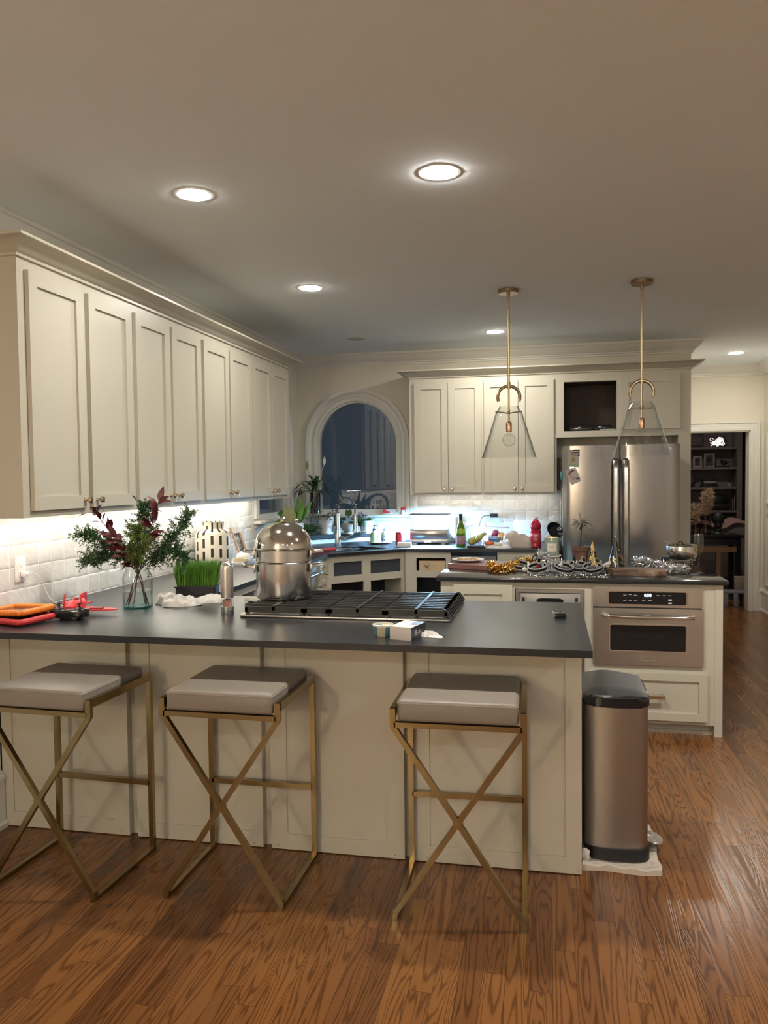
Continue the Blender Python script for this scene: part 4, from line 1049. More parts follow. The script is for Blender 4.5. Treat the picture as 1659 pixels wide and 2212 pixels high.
branch('green feathery branch spreading far right from the glass vase', [(-0.05,0.012,0.01),(0.0,0.16),(0.10,0.28,0.02),(0.19,0.365,0.04),(0.245,0.44,0.05)], 'fern', 10, mg1)
branch('olive feathery branch drooping low at the right of the glass vase', [(-0.05,0.012,-0.02),(0.0,0.16),(0.09,0.24,0.02),(0.17,0.275,0.03),(0.225,0.235,0.03)], 'fern', 11, mg1)

# ------------------------------------------------------------------ tray of wheatgrass with a plastic bag in front
t = thing('grass_tray', 'small black tray of tall bright green wheatgrass', 'plant', (-1.99,1.16,HT), R(14))
add('tray', MB().prism(rrect(-0.115,0.095,-0.075,0.075,0.01), 0.0, 0.045).box(-0.121,0.101,-0.081,0.081,0.040,0.047), M['black'], t)
random.seed(21); gb = MB()
for i in range(1900):
    x, y_ = random.uniform(-0.108,0.088), random.uniform(-0.07,0.07)
    out = Vector((x*2.2, y_*2.2, 1)); 
    gb.leaf((x,y_,0.043), (out.x+random.gauss(0,0.10), out.y+random.gauss(0,0.10), 2.2), (random.gauss(0,1),random.gauss(0,1),0.1), random.uniform(0.085,0.15), 0.0042, random.uniform(0,0.35), 3)
for i in range(30):
    gb.leaf((-0.112,random.uniform(-0.07,0.05),0.044), (-1,random.gauss(0,0.3),random.uniform(0.1,0.9)), (0,0,1), random.uniform(0.05,0.09), 0.003, 0.6, 3)
add('grass', gb, pbr('grass_green', (0.10,0.24,0.022), 0.5, noise=(12,0.35)), t, kind='stuff')
bg = MB(); crumple(bg, 0.185, 0.13, 0.070, 3, folds=17, flat=0.6)
bg.M = Matrix.Translation((0.135,0.055,0)); crumple(bg, 0.17, 0.12, 0.055, 8, folds=18, flat=0.6)
bg.M = Matrix.Translation((-0.06,0.10,0)); crumple(bg, 0.12, 0.12, 0.068, 11, folds=18, flat=0.6)
one('plastic_bag', bg, pbr('white_film', (0.60,0.565,0.53), 0.4), 'crumpled white plastic bag lying in front of the wheatgrass tray', 'bag', (-1.905,0.765,HT), R(30), smooth=22)

# ------------------------------------------------------------------ pepper mill, spoon rest
t = thing('pepper_mill', 'upright brushed steel mill with a clear window of pink salt beside the stockpot', 'mill', (-1.573,0.545,HT))
add('base', MB().lathe([(0,0),(0.0285,0),(0.0295,0.004),(0.0285,0.035),(0.026,0.037),(0,0.037)], n=28), M['steel'], t)
add('window', MB().lathe([(0,0.036),(0.028,0.036),(0.028,0.077),(0,0.077)], n=28), M['glass'], t)
add('salt', MB().lathe([(0,0.037),(0.022,0.037),(0.020,0.066),(0.008,0.070),(0,0.070)], n=20), mottle('pink_salt', [(0.35,(0.25,0.10,0.06)),(0.6,(0.60,0.35,0.28))], 260, 0.5), t)
add('cap', MB().lathe([(0,0.076),(0.029,0.076),(0.029,0.205),(0.0275,0.22),(0.023,0.232),(0.014,0.240),(0.009,0.242),(0.009,0.248),(0.005,0.250),(0,0.250)], n=32), M['steel'], t)
one('spoon_rest', MB().lathe([(0,0.006),(0.05,0.006),(0.075,0.014),(0.085,0.017),(0.086,0.013),(0.06,0.001),(0,0.0005)], n=36, sx=1.0, sy=0.8), pbr('cream_ceramic', (0.56,0.52,0.43), 0.25), 'pale cream dish behind the steel mill on the peninsula', 'dish', (-1.545,0.90,HT))
# ------------------------------------------------------------------ things on the peninsula
# tub, box, tissue, black gadget
t = thing('dip_tub', 'small round plastic tub with coloured wrapper beside the white box', 'tub', (-0.776,0.172,HT), R(0))
add('cup', MB().lathe([(0,0),(0.033,0),(0.0385,0.038),(0.0365,0.038),(0.0365,0.037),(0,0.037)], n=32), bands('tub_wrap', (0.62,0.55,0.36), (0.05,0.20,0.28), 4, 0.08, 0.2, 0.45), t)
add('rim', MB().lathe([(0.0375,0.037),(0.0405,0.037),(0.0405,0.043),(0.0375,0.044)], n=32, closed=True), M['porc'], t)
t = thing('small_box', 'small white carton with dark side panel lying near the front edge of the peninsula', 'box', (-0.672,0.143,HT), R(-14))
add('carton', MB().box(-0.048,0.040,-0.062,0.075,0,0.050,0.001), pbr('white_card', (0.72,0.67,0.64), 0.6), t)
add('side_panel', MB().box(0.040,0.0408,-0.061,0.074,0.001,0.049), pbr('navy_print', (0.02,0.025,0.04), 0.4), t)
add('side_print', MB().box(0.0409,0.0415,-0.03,-0.012,0.014,0.034).box(0.0409,0.0415,-0.006,0.004,0.018,0.024).box(0.0409,0.0415,0.01,0.02,0.018,0.030), pbr('grey_print', (0.35,0.36,0.38), 0.5), t)
add('top_window', MB().box(0.006,0.038,-0.005,0.070,0.0495,0.0505), pbr('foil_window', (0.18,0.20,0.24), 0.2), t)
tn = MB(); crumple(tn, 0.085, 0.055, 0.026, 21, 40, 28, 60, 0.15); tn.M = Matrix.Translation((0.012,-0.012,0)) @ Matrix.Rotation(R(-25),4,'Z'); crumple(tn, 0.11, 0.05, 0.010, 24, 40, 28, 50, 0.2)
one('paper_napkin', tn, pbr('tissue', (0.66,0.63,0.60), 0.9), 'crumpled white napkin scrap right of the white carton', 'napkin', (-0.604,0.19,HT), smooth=20)
t = thing('pocket_gadget', 'small glossy black slide gadget near the right end of the peninsula', 'gadget', (-0.103,0.70,HT), R(4))
add('body', MB().box(-0.025,0.025,-0.06,0.06,0.0,0.014,0.002), M['blackg'], t)
add('slider', MB().box(-0.022,0.022,-0.06,0.012,0.0142,0.019,0.002), M['blackg'], t)
add('edge_trim', MB().box(-0.0262,-0.0248,-0.06,0.06,0.004,0.012), M['chrome'], t)
# two tablets in orange and red rubber cases, cut by the left edge of the picture
def tablet(label, col, loc, rot):
    t = thing('tablet', label, 'tablet', loc, 0, 'children\'s tablets in rubber cases', rot)
    m = pbr('rubber_'+label.split()[0], col, 0.45, bump=(60,0.1))
    add('screen', MB().box(-0.12,0.10,-0.07,0.07,0.003,0.014,0.002), M['blackg'], t)
    c = MB(); path = rrect(-0.135,0.115,-0.085,0.085,0.02,5)
    c.tube([(x,y_,0.012) for x, y_ in path], 0.0135, 10, closed=True)
    for k in range(10):
        for s in (-1,1): c.box(-0.12+0.024*k,-0.104+0.024*k,s*0.096-0.004,s*0.096+0.004,0.004,0.020,0.002)
    add('case', c, m, t, smooth=50)
    return t
tablet('red rubber cased tablet lying below the orange one at the left edge', (0.55,0.035,0.04), (-2.40,0.235,HT+0.006), (R(2),R(-1),R(-18)))
tablet('orange rubber cased tablet lying on top of the red one', (0.75,0.20,0.02), (-2.42,0.255,HT+0.036), (R(1),R(-3),R(-14)))
# red toy aeroplane and its controller
mr = pbr('toy_red', (0.72,0.045,0.055), 0.4); mrd = pbr('toy_dark_red', (0.22,0.01,0.012), 0.4)
t = thing('toy_aeroplane', 'red foam toy aeroplane with blue markings behind the black controller', 'toy', (-2.275,0.455,HT), R(12))
w_ = MB(); w_.M = Matrix.Translation((0,0,0.022))
w_.prism([(-0.20,-0.02),(-0.05,-0.075),(0.06,-0.075),(0.20,-0.045),(0.20,-0.028),(0.06,0.04),(-0.05,0.04),(-0.20,0.0)], 0, 0.006)
add('wing', w_, mr, t, smooth=0)
add('fuselage', MB().ball((0,0,0.042), 0.035, 18, (1.05,2.6,0.9)).box(-0.045,0.045,-0.09,-0.02,0.004,0.03,0.004), mr, t)
add('canopy', MB().ball((0.0,-0.01,0.070), 0.02, 14, (0.9,1.5,0.5)), mrd, t)
add('tail', MB().box(-0.10,0.03,0.085,0.125,0.035,0.040).prism([(-0.003,0.08),(0.003,0.08),(0.003,0.13),(-0.003,0.13)],0.04,0.085), mr, t, smooth=0)
add('wing_stripe', MB().box(-0.115,-0.075,-0.035,0.015,0.0282,0.0292).box(-0.095,-0.07,-0.045,-0.035,0.0282,0.0292), pbr('toy_blue', (0.05,0.08,0.45), 0.4), t, smooth=0)
add('wing_panel', MB().box(0.075,0.135,-0.05,-0.015,0.0282,0.034,0.002), mrd, t)
t = thing('toy_controller', 'black two-stick remote controller with red aerials lying at the left of the peninsula', 'remote control', (-2.217,0.315,HT), R(10))
add('body', MB().prism([(x,y_) for x, y_ in rrect(-0.083,0.083,-0.034,0.040,0.03,6)], 0.012, 0.046, 0.008).box(-0.035,0.042,-0.02,0.03,0,0.014,0.003), M['blackg'], t)
for s in (-1,1):
    add('stick', MB().lathe([(0.018,0.044),(0.018,0.049),(0.008,0.054),(0.004,0.056),(0.004,0.066),(0.009,0.068),(0.009,0.073),(0,0.074)], (s*0.045,0.0), n=16), M['black'], t)
    add('aerial', MB().tube([(s*0.04,0.035,0.04),(s*0.036,0.04,0.105)], [0.005,0.004], 8), mr, t)
# socket, charger and cable on the left wall
def plate(name, label, y, z, w2, h2, kind, x=-2.586):
    t = thing(name, label, 'socket' if kind == 'socket' else 'switch', (x,y,z))
    pr = MB(); pr.box(0.0,0.007,-w2,w2,-h2,h2,0.003)
    add('cover_plate', pr, M['white'], t)
    if kind == 'socket':
        add('outlet_face', MB().box(0.007,0.009,-0.017,0.017,-0.033,0.033,0.001), M['porc'], t)
        sl = MB()
        for zz in (0.018,-0.018):
            sl.box(0.0088,0.0094,-0.008,-0.006,zz-0.004,zz+0.005).box(0.0088,0.0094,0.006,0.008,zz-0.004,zz+0.005).box(0.0088,0.0094,-0.002,0.002,zz-0.011,zz-0.007)
        add('slots', sl, M['black'], t, smooth=0)
    elif kind == 'double':
        for s in (-1,1): add('rocker', MB().box(0.007,0.010,s*0.023-0.016,s*0.023+0.016,-0.033,0.033,0.001), M['porc'], t)
    else: add('rocker', MB().box(0.007,0.010,-0.016,0.016,-0.033,0.033,0.001), M['porc'], t)
    return t
plate('wall_socket', 'white wall socket on the tiles near the left edge with a charging lead', 0.487, 1.113, 0.038, 0.059, 'socket')
plate('light_switch', 'narrow white switch plate on the tiles right of the leaning board', 2.93, 1.10, 0.035, 0.058, 'switch')
plate('light_switch', 'wide white double switch plate on the tiles just left of the dome lid', 3.22, 1.13, 0.058, 0.058, 'double')
t = thing('charging_lead', 'white phone charging lead hanging from the left wall socket', 'cable', (-2.575,0.492,1.09))
add('plug', MB().box(-0.001,0.024,-0.012,0.014,-0.012,0.012,0.003), M['white'], t)
add('lead', MB().tube(curve_pts([(0.024,0,0),(0.05,0.02,0.0),(0.065,0.06,-0.06),(0.085,0.085,-0.13),(0.13,0.11,-0.165),(0.20,0.09,-0.171),(0.26,0.03,-0.171)], 8), 0.0026, 7), M['white'], t)

# ------------------------------------------------------------------ left counter: striped jar, boards, frame
t = one('striped_jar', MB().lathe([(0,0),(0.115,0),(0.120,0.01),(0.120,0.245),(0.112,0.262),(0.085,0.277),(0.074,0.283),(0.074,0.325),(0.076,0.330),(0.068,0.330),(0.066,0.29),(0,0.28)], n=40),
    bands('striped_glaze', (0.74,0.68,0.56), (0.025,0.018,0.014), 13, 0.085, 0.16, 0.36), 'tall cream ceramic jar with upright dark brown dashes behind the wheatgrass', 'jar', (-2.385,2.235,HT), smooth=30)
def leaning(name, label, cat, y0, y1, h, th, x0, lean, mat, group=None):
    """a board standing on the worktop and leaning on the left wall"""
    t = thing(name, label, cat, (x0, (y0+y1)/2, HT), group=group, rot=(0, -lean, 0))
    return t
t = thing('marble_board', 'white serving board with tan strap leaning on the tiles right of the striped jar', 'serving board', (-2.42,2.50,HT+0.005), rot=(0,R(-24),0))
mb = MB(MY); mb.holed([(-0.075,0),(0.085,0),(0.10,0.02),(0.10,0.265),(0.085,0.29),(-0.06,0.29),(-0.075,0.275)], [], 0.0, 0.016)
add('slab', mb, mottle('white_marble', [(0.3,(0.62,0.62,0.62)),(0.6,(0.76,0.74,0.72))], 12, 0.25), t, smooth=0)
add('strap', MB().box(0.0165,0.020,0.066,0.094,0.205,0.292).box(0.0165,0.019,0.05,0.10,0.0,0.055), pbr('tan_leather', (0.32,0.14,0.06), 0.55), t)
t = thing('slate_board', 'dark board leaning behind the white serving board', 'serving board', (-2.44,2.40,HT+0.004), rot=(0,R(-22),0))
add('slab', MB().box(-0.004,0.008,-0.06,0.09,0,0.27,0.003), pbr('slate', (0.03,0.04,0.05), 0.5), t)
t = thing('recipe_stand', 'patterned tile picture frame on a wooden easel leaning near the switch plates', 'picture frame', (-2.40,2.82,HT+0.018), rot=(0,R(-20),0))
add('frame', ring(-0.055,0.065,0.05,0.20,0.004,0.035,0,0.014) if False else MB(MY).holed([(-0.09,0),(0.10,0),(0.10,0.25),(-0.09,0.25)], [[(-0.05,0.06),(0.06,0.06),(0.06,0.20),(-0.05,0.20)]], 0.0, 0.014), mottle('mosaic_tile', [(0.42,(0.70,0.68,0.62)),(0.5,(0.12,0.14,0.18)),(0.58,(0.66,0.62,0.55))], 85, 0.3, detail=1), t, smooth=0)
add('photo', MB().box(0.0,0.006,-0.05,0.06,0.06,0.20), mottle('grey_photo', [(0.35,(0.05,0.06,0.06)),(0.65,(0.45,0.47,0.45))], 22, 0.2), t, smooth=0)
add('easel_leg', MB().box(0.015,0.024,0.045,0.06,0.0,0.20), pbr('oak_easel', (0.42,0.24,0.10), 0.5), t)
add('easel_leg', MB().box(0.015,0.024,-0.10,-0.085,0.0,0.245), pbr('oak_easel_dark', (0.40,0.19,0.09), 0.5), t)
one('marble_tray', MB().prism(rrect(-0.095,0.12,-0.21,0.21,0.012), 0.0, 0.018, 0.003), mottle('tray_marble', [(0.3,(0.60,0.60,0.60)),(0.6,(0.74,0.73,0.71))], 10, 0.2), 'flat white marble tray on the left counter behind the mill', 'tray', (-2.40,2.72,HT))
t = thing('butter_dish', 'little cream covered dish behind the steel mill on the marble tray', 'dish', (-2.315,2.60,HT+0.0185))
add('base', MB().prism(rrect(-0.055,0.055,-0.075,0.075,0.02), 0, 0.03, 0.004), pbr('cream_pot', (0.68,0.58,0.38), 0.3), t)
add('cover', MB().ball((0,0,0.034), 0.05, 18, (1,1.4,0.75)), M['porc'], t)
one('blue_patterned_bowl', MB().lathe([(0,0),(0.035,0),(0.055,0.035),(0.056,0.05),(0.052,0.05),(0.03,0.008),(0,0.008)], n=28), mottle('blue_and_white', [(0.45,(0.62,0.64,0.68)),(0.55,(0.08,0.16,0.45))], 70, 0.2), 'small blue and white bowl at the foot of the patterned frame', 'bowl', (-2.325,2.84,HT+0.0185))
# ------------------------------------------------------------------ back counter
t = thing('herb_garden', 'steel countertop herb garden with glowing blue-white lamp hood', 'indoor garden', (-1.225,4.50,HT))
add('tank', MB().box(-0.175,0.172,-0.10,0.10,0.035,0.142,0.006), M['fridge'], t)
add('base', MB().box(-0.178,0.176,-0.11,0.10,0.010,0.048,0.008).box(-0.15,-0.11,-0.09,-0.06,0,0.012).box(0.11,0.15,-0.09,-0.06,0,0.012).box(-0.15,-0.11,0.05,0.08,0,0.012).box(0.11,0.15,0.05,0.08,0,0.012), M['steelx'], t)
add('display', MB().box(-0.042,0.022,-0.1125,-0.109,0.020,0.034), emit('blue_display', (0.35,0.65,1.0), 2.5), t)
add('button', MB().lathe([(0,0),(0.006,0),(0.006,0.003),(0,0.003)], n=12) if False else MB().box(0.053,0.063,-0.1125,-0.109,0.022,0.032,0.001), M['white'], t)
for x in (-0.170,0.152): add('post', MB().box(x,x+0.012,0.075,0.087,0.14,0.27), M['white'], t)
add('hood', MB().box(-0.182,0.182,-0.09,0.10,0.268,0.280,0.003), M['grey'], t)
add('lamp_panel', MB().box(-0.170,0.170,-0.075,0.088,0.2645,0.268), M['grow'], t, smooth=0)
add('reflector', MB().box(-0.18,0.22,0.112,0.118,0.05,0.262), M['white'], t)
t = thing('sparkling_bottle', 'green glass sparkling drink bottle with pink label on the back counter', 'bottle', (-0.903,4.15,HT))
bp = [(0,0),(0.038,0),(0.041,0.004),(0.042,0.02),(0.042,0.125),(0.036,0.165),(0.022,0.205),(0.0155,0.235),(0.014,0.26),(0.014,0.285),(0,0.285)]
add('glass', MB().lathe(bp, n=28), pbr('green_glass', (0.10,0.21,0.015), 0.05, trans=0.35), t)
add('label', MB().lathe([(0.0425,0.028),(0.0427,0.03),(0.0427,0.098),(0.0425,0.10)], n=28, closed=False), pbr('pink_label', (0.36,0.20,0.24), 0.6), t)
add('foil', MB().lathe([(0.0165,0.228),(0.0165,0.275),(0.0175,0.278),(0.0175,0.292),(0.0,0.293)], n=20), M['black'], t)
add('neck_label', MB().lathe([(0.0425,0.122),(0.0385,0.160),(0.0375,0.160),(0.0415,0.122)], n=28, closed=True), pbr('green_label', (0.30,0.42,0.03), 0.5), t)
add('label_print', MB().box(-0.02,0.012,-0.0445,-0.042,0.072,0.076).box(-0.018,0.004,-0.0445,-0.042,0.062,0.065), M['white'], t)
# bananas on a black tray
one('black_tray', MB().prism(rrect(-0.085,0.095,-0.06,0.08,0.02), 0, 0.018, 0.004), M['black'], 'low black tray under the bananas', 'tray', (-0.755,4.10,HT))
t = thing('banana_bunch', 'bunch of greenish yellow bananas on a black tray', 'fruit', (-0.755,4.12,HT+0.02))
mban = pbr('banana_skin', (0.30,0.27,0.06), 0.5, noise=(14,0.3)); mbt2 = pbr('banana_tip', (0.06,0.04,0.015), 0.6)
for k in range(4):
    a = R(-60+40*k); sx = math.sin(a)
    pts = curve_pts([(0.0,0,0.035),(0.04*sx-0.015,-0.03,0.018+0.012*k),(0.06*sx-0.01,0.0,0.045+0.014*k),(0.05*sx+0.03,0.05,0.060+0.012*k)], 6)
    n = len(pts)
    b_ = add('banana', MB().tube(pts, [0.006+0.014*math.sin(PI*min(1,(i+1)/n))**0.6 for i in range(n)], 9), mban, t, smooth=60)
add('stalk', MB().tube([(0.0,-0.002,0.030),(0.01,-0.03,0.04)], 0.009, 8), mbt2, t)
# wire basket with fruit, bag of packets, paper bag
t = thing('wire_basket', 'white wire fruit basket with tall handles on the back counter', 'basket', (-0.60,4.32,HT))
wb_ = MB()
for k in range(18):
    a = 2*PI*k/18
    wb_.tube([(0.075*math.cos(a),0.065*math.sin(a),0.012),(0.095*math.cos(a),0.08*math.sin(a),0.06),(0.105*math.cos(a),0.09*math.sin(a),0.165)], 0.002, 5)
add('wires', wb_, M['white'], t)
rm = MB()
for r1, r2, z in ((0.075,0.065,0.012),(0.098,0.083,0.09),(0.108,0.092,0.167)):
    rm.tube([(r1*math.cos(a),r2*math.sin(a),z) for a in [2*PI*k/32 for k in range(32)]], 0.004, 6, closed=True)
add('hoops', rm, M['white'], t)
t2 = add('side_stand', MB().tube([(-0.12,-0.02,0.0),(-0.115,-0.02,0.10),(-0.10,0.0,0.20)], 0.006, 8).tube([(-0.13,0.03,0.0),(-0.12,0.03,0.10),(-0.10,0.0,0.20)], 0.006, 8), M['white'], t)
def fruit(name, label, x, y_, z, r, col, sc=(1,1,1)):
    return one(name, MB().ball((0,0,0), r, 18, sc), pbr(name+'_skin_%d' % int(x*-1000), col, 0.4, noise=(14,0.25)), label, 'fruit', (x,y_,z))
fruit('red_apple', 'dark red fruit at the left in the white wire basket', -0.643,4.31,HT+0.062,0.038,(0.22,0.015,0.05),(1,1,0.92))
fruit('red_apple', 'dark red fruit piled upon the others in the wire basket', -0.612,4.335,HT+0.112,0.035,(0.30,0.02,0.05),(1,1,0.92))
fruit('orange_fruit', 'orange fruit at the right in the white wire basket', -0.555,4.31,HT+0.082,0.038,(0.62,0.24,0.06))
fruit('green_apple', 'pale green fruit at the back of the white wire basket', -0.60,4.37,HT+0.062,0.036,(0.35,0.36,0.12))
pb = MB(Matrix.Translation((0.02,0,0))); crumple(pb, 0.235, 0.15, 0.075, 31, folds=16, flat=0.6); pb.M = Matrix.Translation((0.085,0.02,0)); crumple(pb, 0.11, 0.13, 0.12, 35, 30, 30, 16, 0.6)
t = thing('grocery_bag', 'clear plastic bag of snack packets in front of the wire basket', 'bag', (-0.60,4.09,HT+0.001))
add('film', pb, mottle('bag_film', [(0.3,(0.50,0.52,0.56)),(0.7,(0.80,0.80,0.82))], 30, 0.25), t, smooth=25)
add('packet', MB().ball((-0.045,-0.052,0.042), 0.036, 14, (1.1,0.35,0.6), 0.002), pbr('orange_packet', (0.75,0.14,0.05), 0.35), t, smooth=30)
add('packet', MB().ball((-0.005,-0.05,0.075), 0.034, 14, (1.2,0.5,0.5), 0.002), pbr('blue_packet', (0.08,0.25,0.55), 0.35), t, smooth=30)
add('packet', MB().ball((0.03,-0.062,0.03), 0.03, 14, (1.3,0.35,0.7), 0.002), pbr('cream_packet', (0.65,0.62,0.50), 0.35), t, smooth=30)
kb = MB(); crumple(kb, 0.26, 0.19, 0.165, 40, 48, 34, 9.0, 0.72, 5.0, 0.30)
one('paper_bag', kb, pbr('kraft_paper', (0.47,0.39,0.33), 0.7, noise=(6,0.12)), 'crumpled beige paper bag lying between the basket and the red juice', 'bag', (-0.41,4.20,HT), smooth=25)
t = thing('juice_bottle', 'tall bottle of red juice with white cap beside the refrigerator', 'bottle', (-0.255,4.17,HT))
jp = [(0,0),(0.042,0),(0.047,0.005),(0.047,0.02),(0.045,0.03),(0.045,0.128),(0.047,0.135),(0.040,0.15),(0.046,0.17),(0.044,0.195),(0.032,0.222),(0.017,0.238),(0.017,0.245),(0,0.245)]
add('bottle', MB().lathe(jp, n=30), pbr('red_juice', (0.42,0.012,0.035), 0.12), t)
add('label', MB().lathe([(0.0455,0.034),(0.0468,0.036),(0.0468,0.124),(0.0455,0.126)], n=30), pbr('red_label', (0.58,0.04,0.06), 0.45), t)
add('cap', MB().lathe([(0,0.243),(0.020,0.243),(0.020,0.262),(0.018,0.264),(0,0.264)], n=22), M['white'], t)
add('label_print', MB().box(-0.018,0.018,-0.0485,-0.046,0.105,0.111).box(-0.016,0.016,-0.0485,-0.046,0.092,0.096).box(-0.018,0.014,-0.0485,-0.046,0.080,0.083).box(-0.012,0.016,-0.0485,-0.046,0.066,0.069), M['white'], t)
t = thing('frying_pan', 'dark pan tipped up against a pale cloth left of the refrigerator', 'pan', (-0.105,4.17,HT+0.135), rot=(R(58),R(28),R(15)))
add('bowl', MB().lathe([(0,0),(0.045,0),(0.075,0.03),(0.078,0.032),(0.073,0.032),(0.043,0.005),(0,0.005)], n=32), M['blackg'], t)
add('base_plate', MB().lathe([(0,-0.004),(0.045,-0.004),(0.045,0),(0,0)], n=32), M['steel'], t)
random.seed(41); kc = MB(); kc.ball((0,0,0.055), 0.07, 18, (0.9,0.7,1.0), 0.005)
for v_ in kc.bm.verts: v_.co.z = max(0.0, v_.co.z)
one('kitchen_cloth', kc, pbr('beige_cloth', (0.58,0.52,0.44), 0.9), 'beige cloth bundle under the tipped pan left of the refrigerator', 'cloth', (-0.125,4.20,HT), smooth=50)
one('white_tray', MB().box(-0.20,0.20,-0.012,0.012,0.0,0.20,0.004), M['white'], 'white tray standing against the tiles behind the paper bag', 'tray', (-0.27,4.755,HT), rot=(R(-8),0,0))
# socket on the back wall, black adapter, dark lead
t = thing('wall_socket', 'white wall socket on the back tiles with a black adapter in it', 'socket', (-0.62,4.79,1.155))
add('cover_plate', MB().box(-0.037,0.037,-0.007,0.0,-0.058,0.058,0.003), M['white'], t)
t = thing('power_adapter', 'black power adapter with dark lead plugged in above the fruit basket', 'adapter', (-0.655,4.78,1.165))
add('block', MB().box(-0.035,0.035,-0.05,-0.0,-0.018,0.018,0.004), M['black'], t)
add('lead', MB().tube(curve_pts([(-0.035,-0.03,0.0),(-0.10,-0.03,-0.01),(-0.125,-0.05,-0.06),(-0.14,-0.06,-0.10),(-0.23,-0.08,-0.10),(-0.28,-0.1,-0.17),(-0.30,-0.12,-0.235)], 8), 0.0032, 6), M['black'], t)
one('herb_garden_lead', MB().tube(curve_pts([(0,0,0.09),(0.02,-0.02,0.05),(0.045,-0.03,0.004),(0.02,-0.05,0.06),(0.005,-0.03,0.09),(0.06,-0.04,0.02),(0.09,-0.05,0.004)], 8), 0.003, 6), M['black'], 'looped dark lead between the herb garden and the green bottle', 'cable', (-1.035,4.46,HT), smooth=60)
# soap bottles on a white dish, red can, white block, clear bottle
one('white_plate', MB().lathe([(0,0.004),(0.07,0.004),(0.115,0.016),(0.118,0.018),(0.118,0.014),(0.075,0),(0,0)], n=40), M['porc'], 'white plate holding the soap bottles at the end of the sink', 'plate', (-1.70,4.47,HT))
def pump(label, x, y_, z, body, top, lab):
    t = thing('soap_bottle', label, 'soap bottle', (x,y_,z))
    add('bottle', MB().lathe([(0,0),(0.033,0),(0.036,0.004),(0.036,0.085),(0.030,0.102),(0.014,0.110),(0.014,0.118),(0,0.118)], n=26), body, t)
    add('pump', MB().lathe([(0,0.117),(0.016,0.117),(0.016,0.132),(0.006,0.136),(0.005,0.158),(0.011,0.160),(0.011,0.168),(0,0.169)], n=16).tube([(0.005,-0.002,0.164),(0.035,-0.012,0.160)], 0.0045, 7), top, t)
    add('label', MB().lathe([(0.0365,0.02),(0.0372,0.022),(0.0372,0.075),(0.0365,0.077)], n=26), lab, t)
pump('pale green soap bottle with dark pump by the sink', -1.755,4.475,HT+0.005, pbr('green_soap',(0.36,0.46,0.20),0.2), M['black'], pbr('green_soap_label',(0.33,0.45,0.22),0.4))
t_ = pump('white soap bottle with white pump right of the green one', -1.655,4.50,HT+0.005, M['white'], M['white'], mottle('soap_label', [(0.45,(0.75,0.75,0.75)),(0.56,(0.10,0.13,0.2))], 55, 0.4))
t = thing('drink_can', 'red drink can on the back counter by the sink', 'can', (-1.485,4.30,HT))
add('body', MB().lathe([(0,0.002),(0.026,0),(0.033,0.008),(0.033,0.108),(0.027,0.118),(0,0.118)], n=28), mottle('red_can', [(0.45,(0.42,0.02,0.03)),(0.62,(0.18,0.01,0.02))], 30, 0.25, 0.3), t)
add('lid', MB().lathe([(0.024,0.117),(0.027,0.117),(0.027,0.121),(0.024,0.121)], n=28, closed=True), M['steel'], t)
one('white_block', MB().box(-0.062,0.062,-0.03,0.03,0,0.042,0.006), M['porc'], 'white rectangular block in front of the red can', 'block', (-1.40,4.11,HT))
t = thing('clear_bottle', 'small clear bottle with blue bottom left of the herb garden', 'bottle', (-1.435,4.50,HT))
add('bottle', MB().lathe([(0,0),(0.03,0),(0.032,0.004),(0.032,0.075),(0.014,0.098),(0.012,0.112),(0,0.113)], n=24), M['glass'], t)
add('liquid', MB().lathe([(0,0.003),(0.028,0.003),(0.028,0.03),(0,0.03)], n=24), pbr('blue_liquid', (0.08,0.22,0.55), 0.2), t)
# red handled tool lying over the sink
t = thing('red_spatula', 'red handled kitchen tool lying at the sink edge behind the stockpot', 'utensil', (-1.95,3.62,HT+0.002), R(35))
add('handle', MB().tube([(-0.22,0.0,0.014),(0.05,0.0,0.016)], [0.016,0.013], 10), pbr('red_rubber', (0.55,0.05,0.07), 0.45), t)
add('shaft', MB().tube([(0.05,0,0.016),(0.20,0,0.012)], 0.006, 8), M['steel'], t)
add('second_handle', MB().tube([(-0.22,0.05,0.012),(0.02,0.06,0.012)], 0.010, 8), pbr('red_rubber_dark', (0.45,0.04,0.06), 0.45), t)

# ------------------------------------------------------------------ plants in the corner
mlf = pbr('dark_leaf', (0.022,0.060,0.022), 0.38, noise=(18,0.35)); mlb = pbr('bright_leaf', (0.07,0.19,0.025), 0.4, noise=(18,0.3)); mlm = pbr('mid_leaf', (0.035,0.10,0.03), 0.42, noise=(18,0.3))
soil = pbr('soil', (0.025,0.017,0.012), 0.9)
random.seed(50)
# peace lily in a tall glass cylinder
t = thing('peace_lily', 'dark leaved peace lily in a tall black and clear glass cylinder before the arched window', 'plant', (-2.335,4.50,1.001))
gc = [(0,0.0),(0.052,0.0),(0.054,0.004),(0.054,0.40)]
add('cylinder', MB().lathe(gc+[(0.051,0.40),(0.051,0.006),(0,0.006)], n=36), M['glass'], t)
add('dark_liner', MB().lathe([(0,0.20),(0.049,0.20),(0.049,0.395),(0,0.395)], n=32), M['blackg'], t)
lf = MB(); st = MB()
for k in range(46):
    a = random.uniform(0,2*PI); el = random.uniform(0.15,1.25); d = Vector((math.cos(a)*math.cos(el), math.sin(a)*math.cos(el)*0.8, math.sin(el)))
    b0 = Vector((random.uniform(-.03,.03),random.uniform(-.03,.03),0.39)); s = random.uniform(0.05,0.14); p = b0+d*s
    st.tube([b0, p], 0.0018, 4)
    lf.leaf(p, d, Vector((0,0,1))-d*0.3, random.uniform(0.10,0.16), random.uniform(0.032,0.045), random.uniform(0.8,1.9), 7)
add('leaves', lf, mlf, t, smooth=60); add('stalks', st, mlm, t)
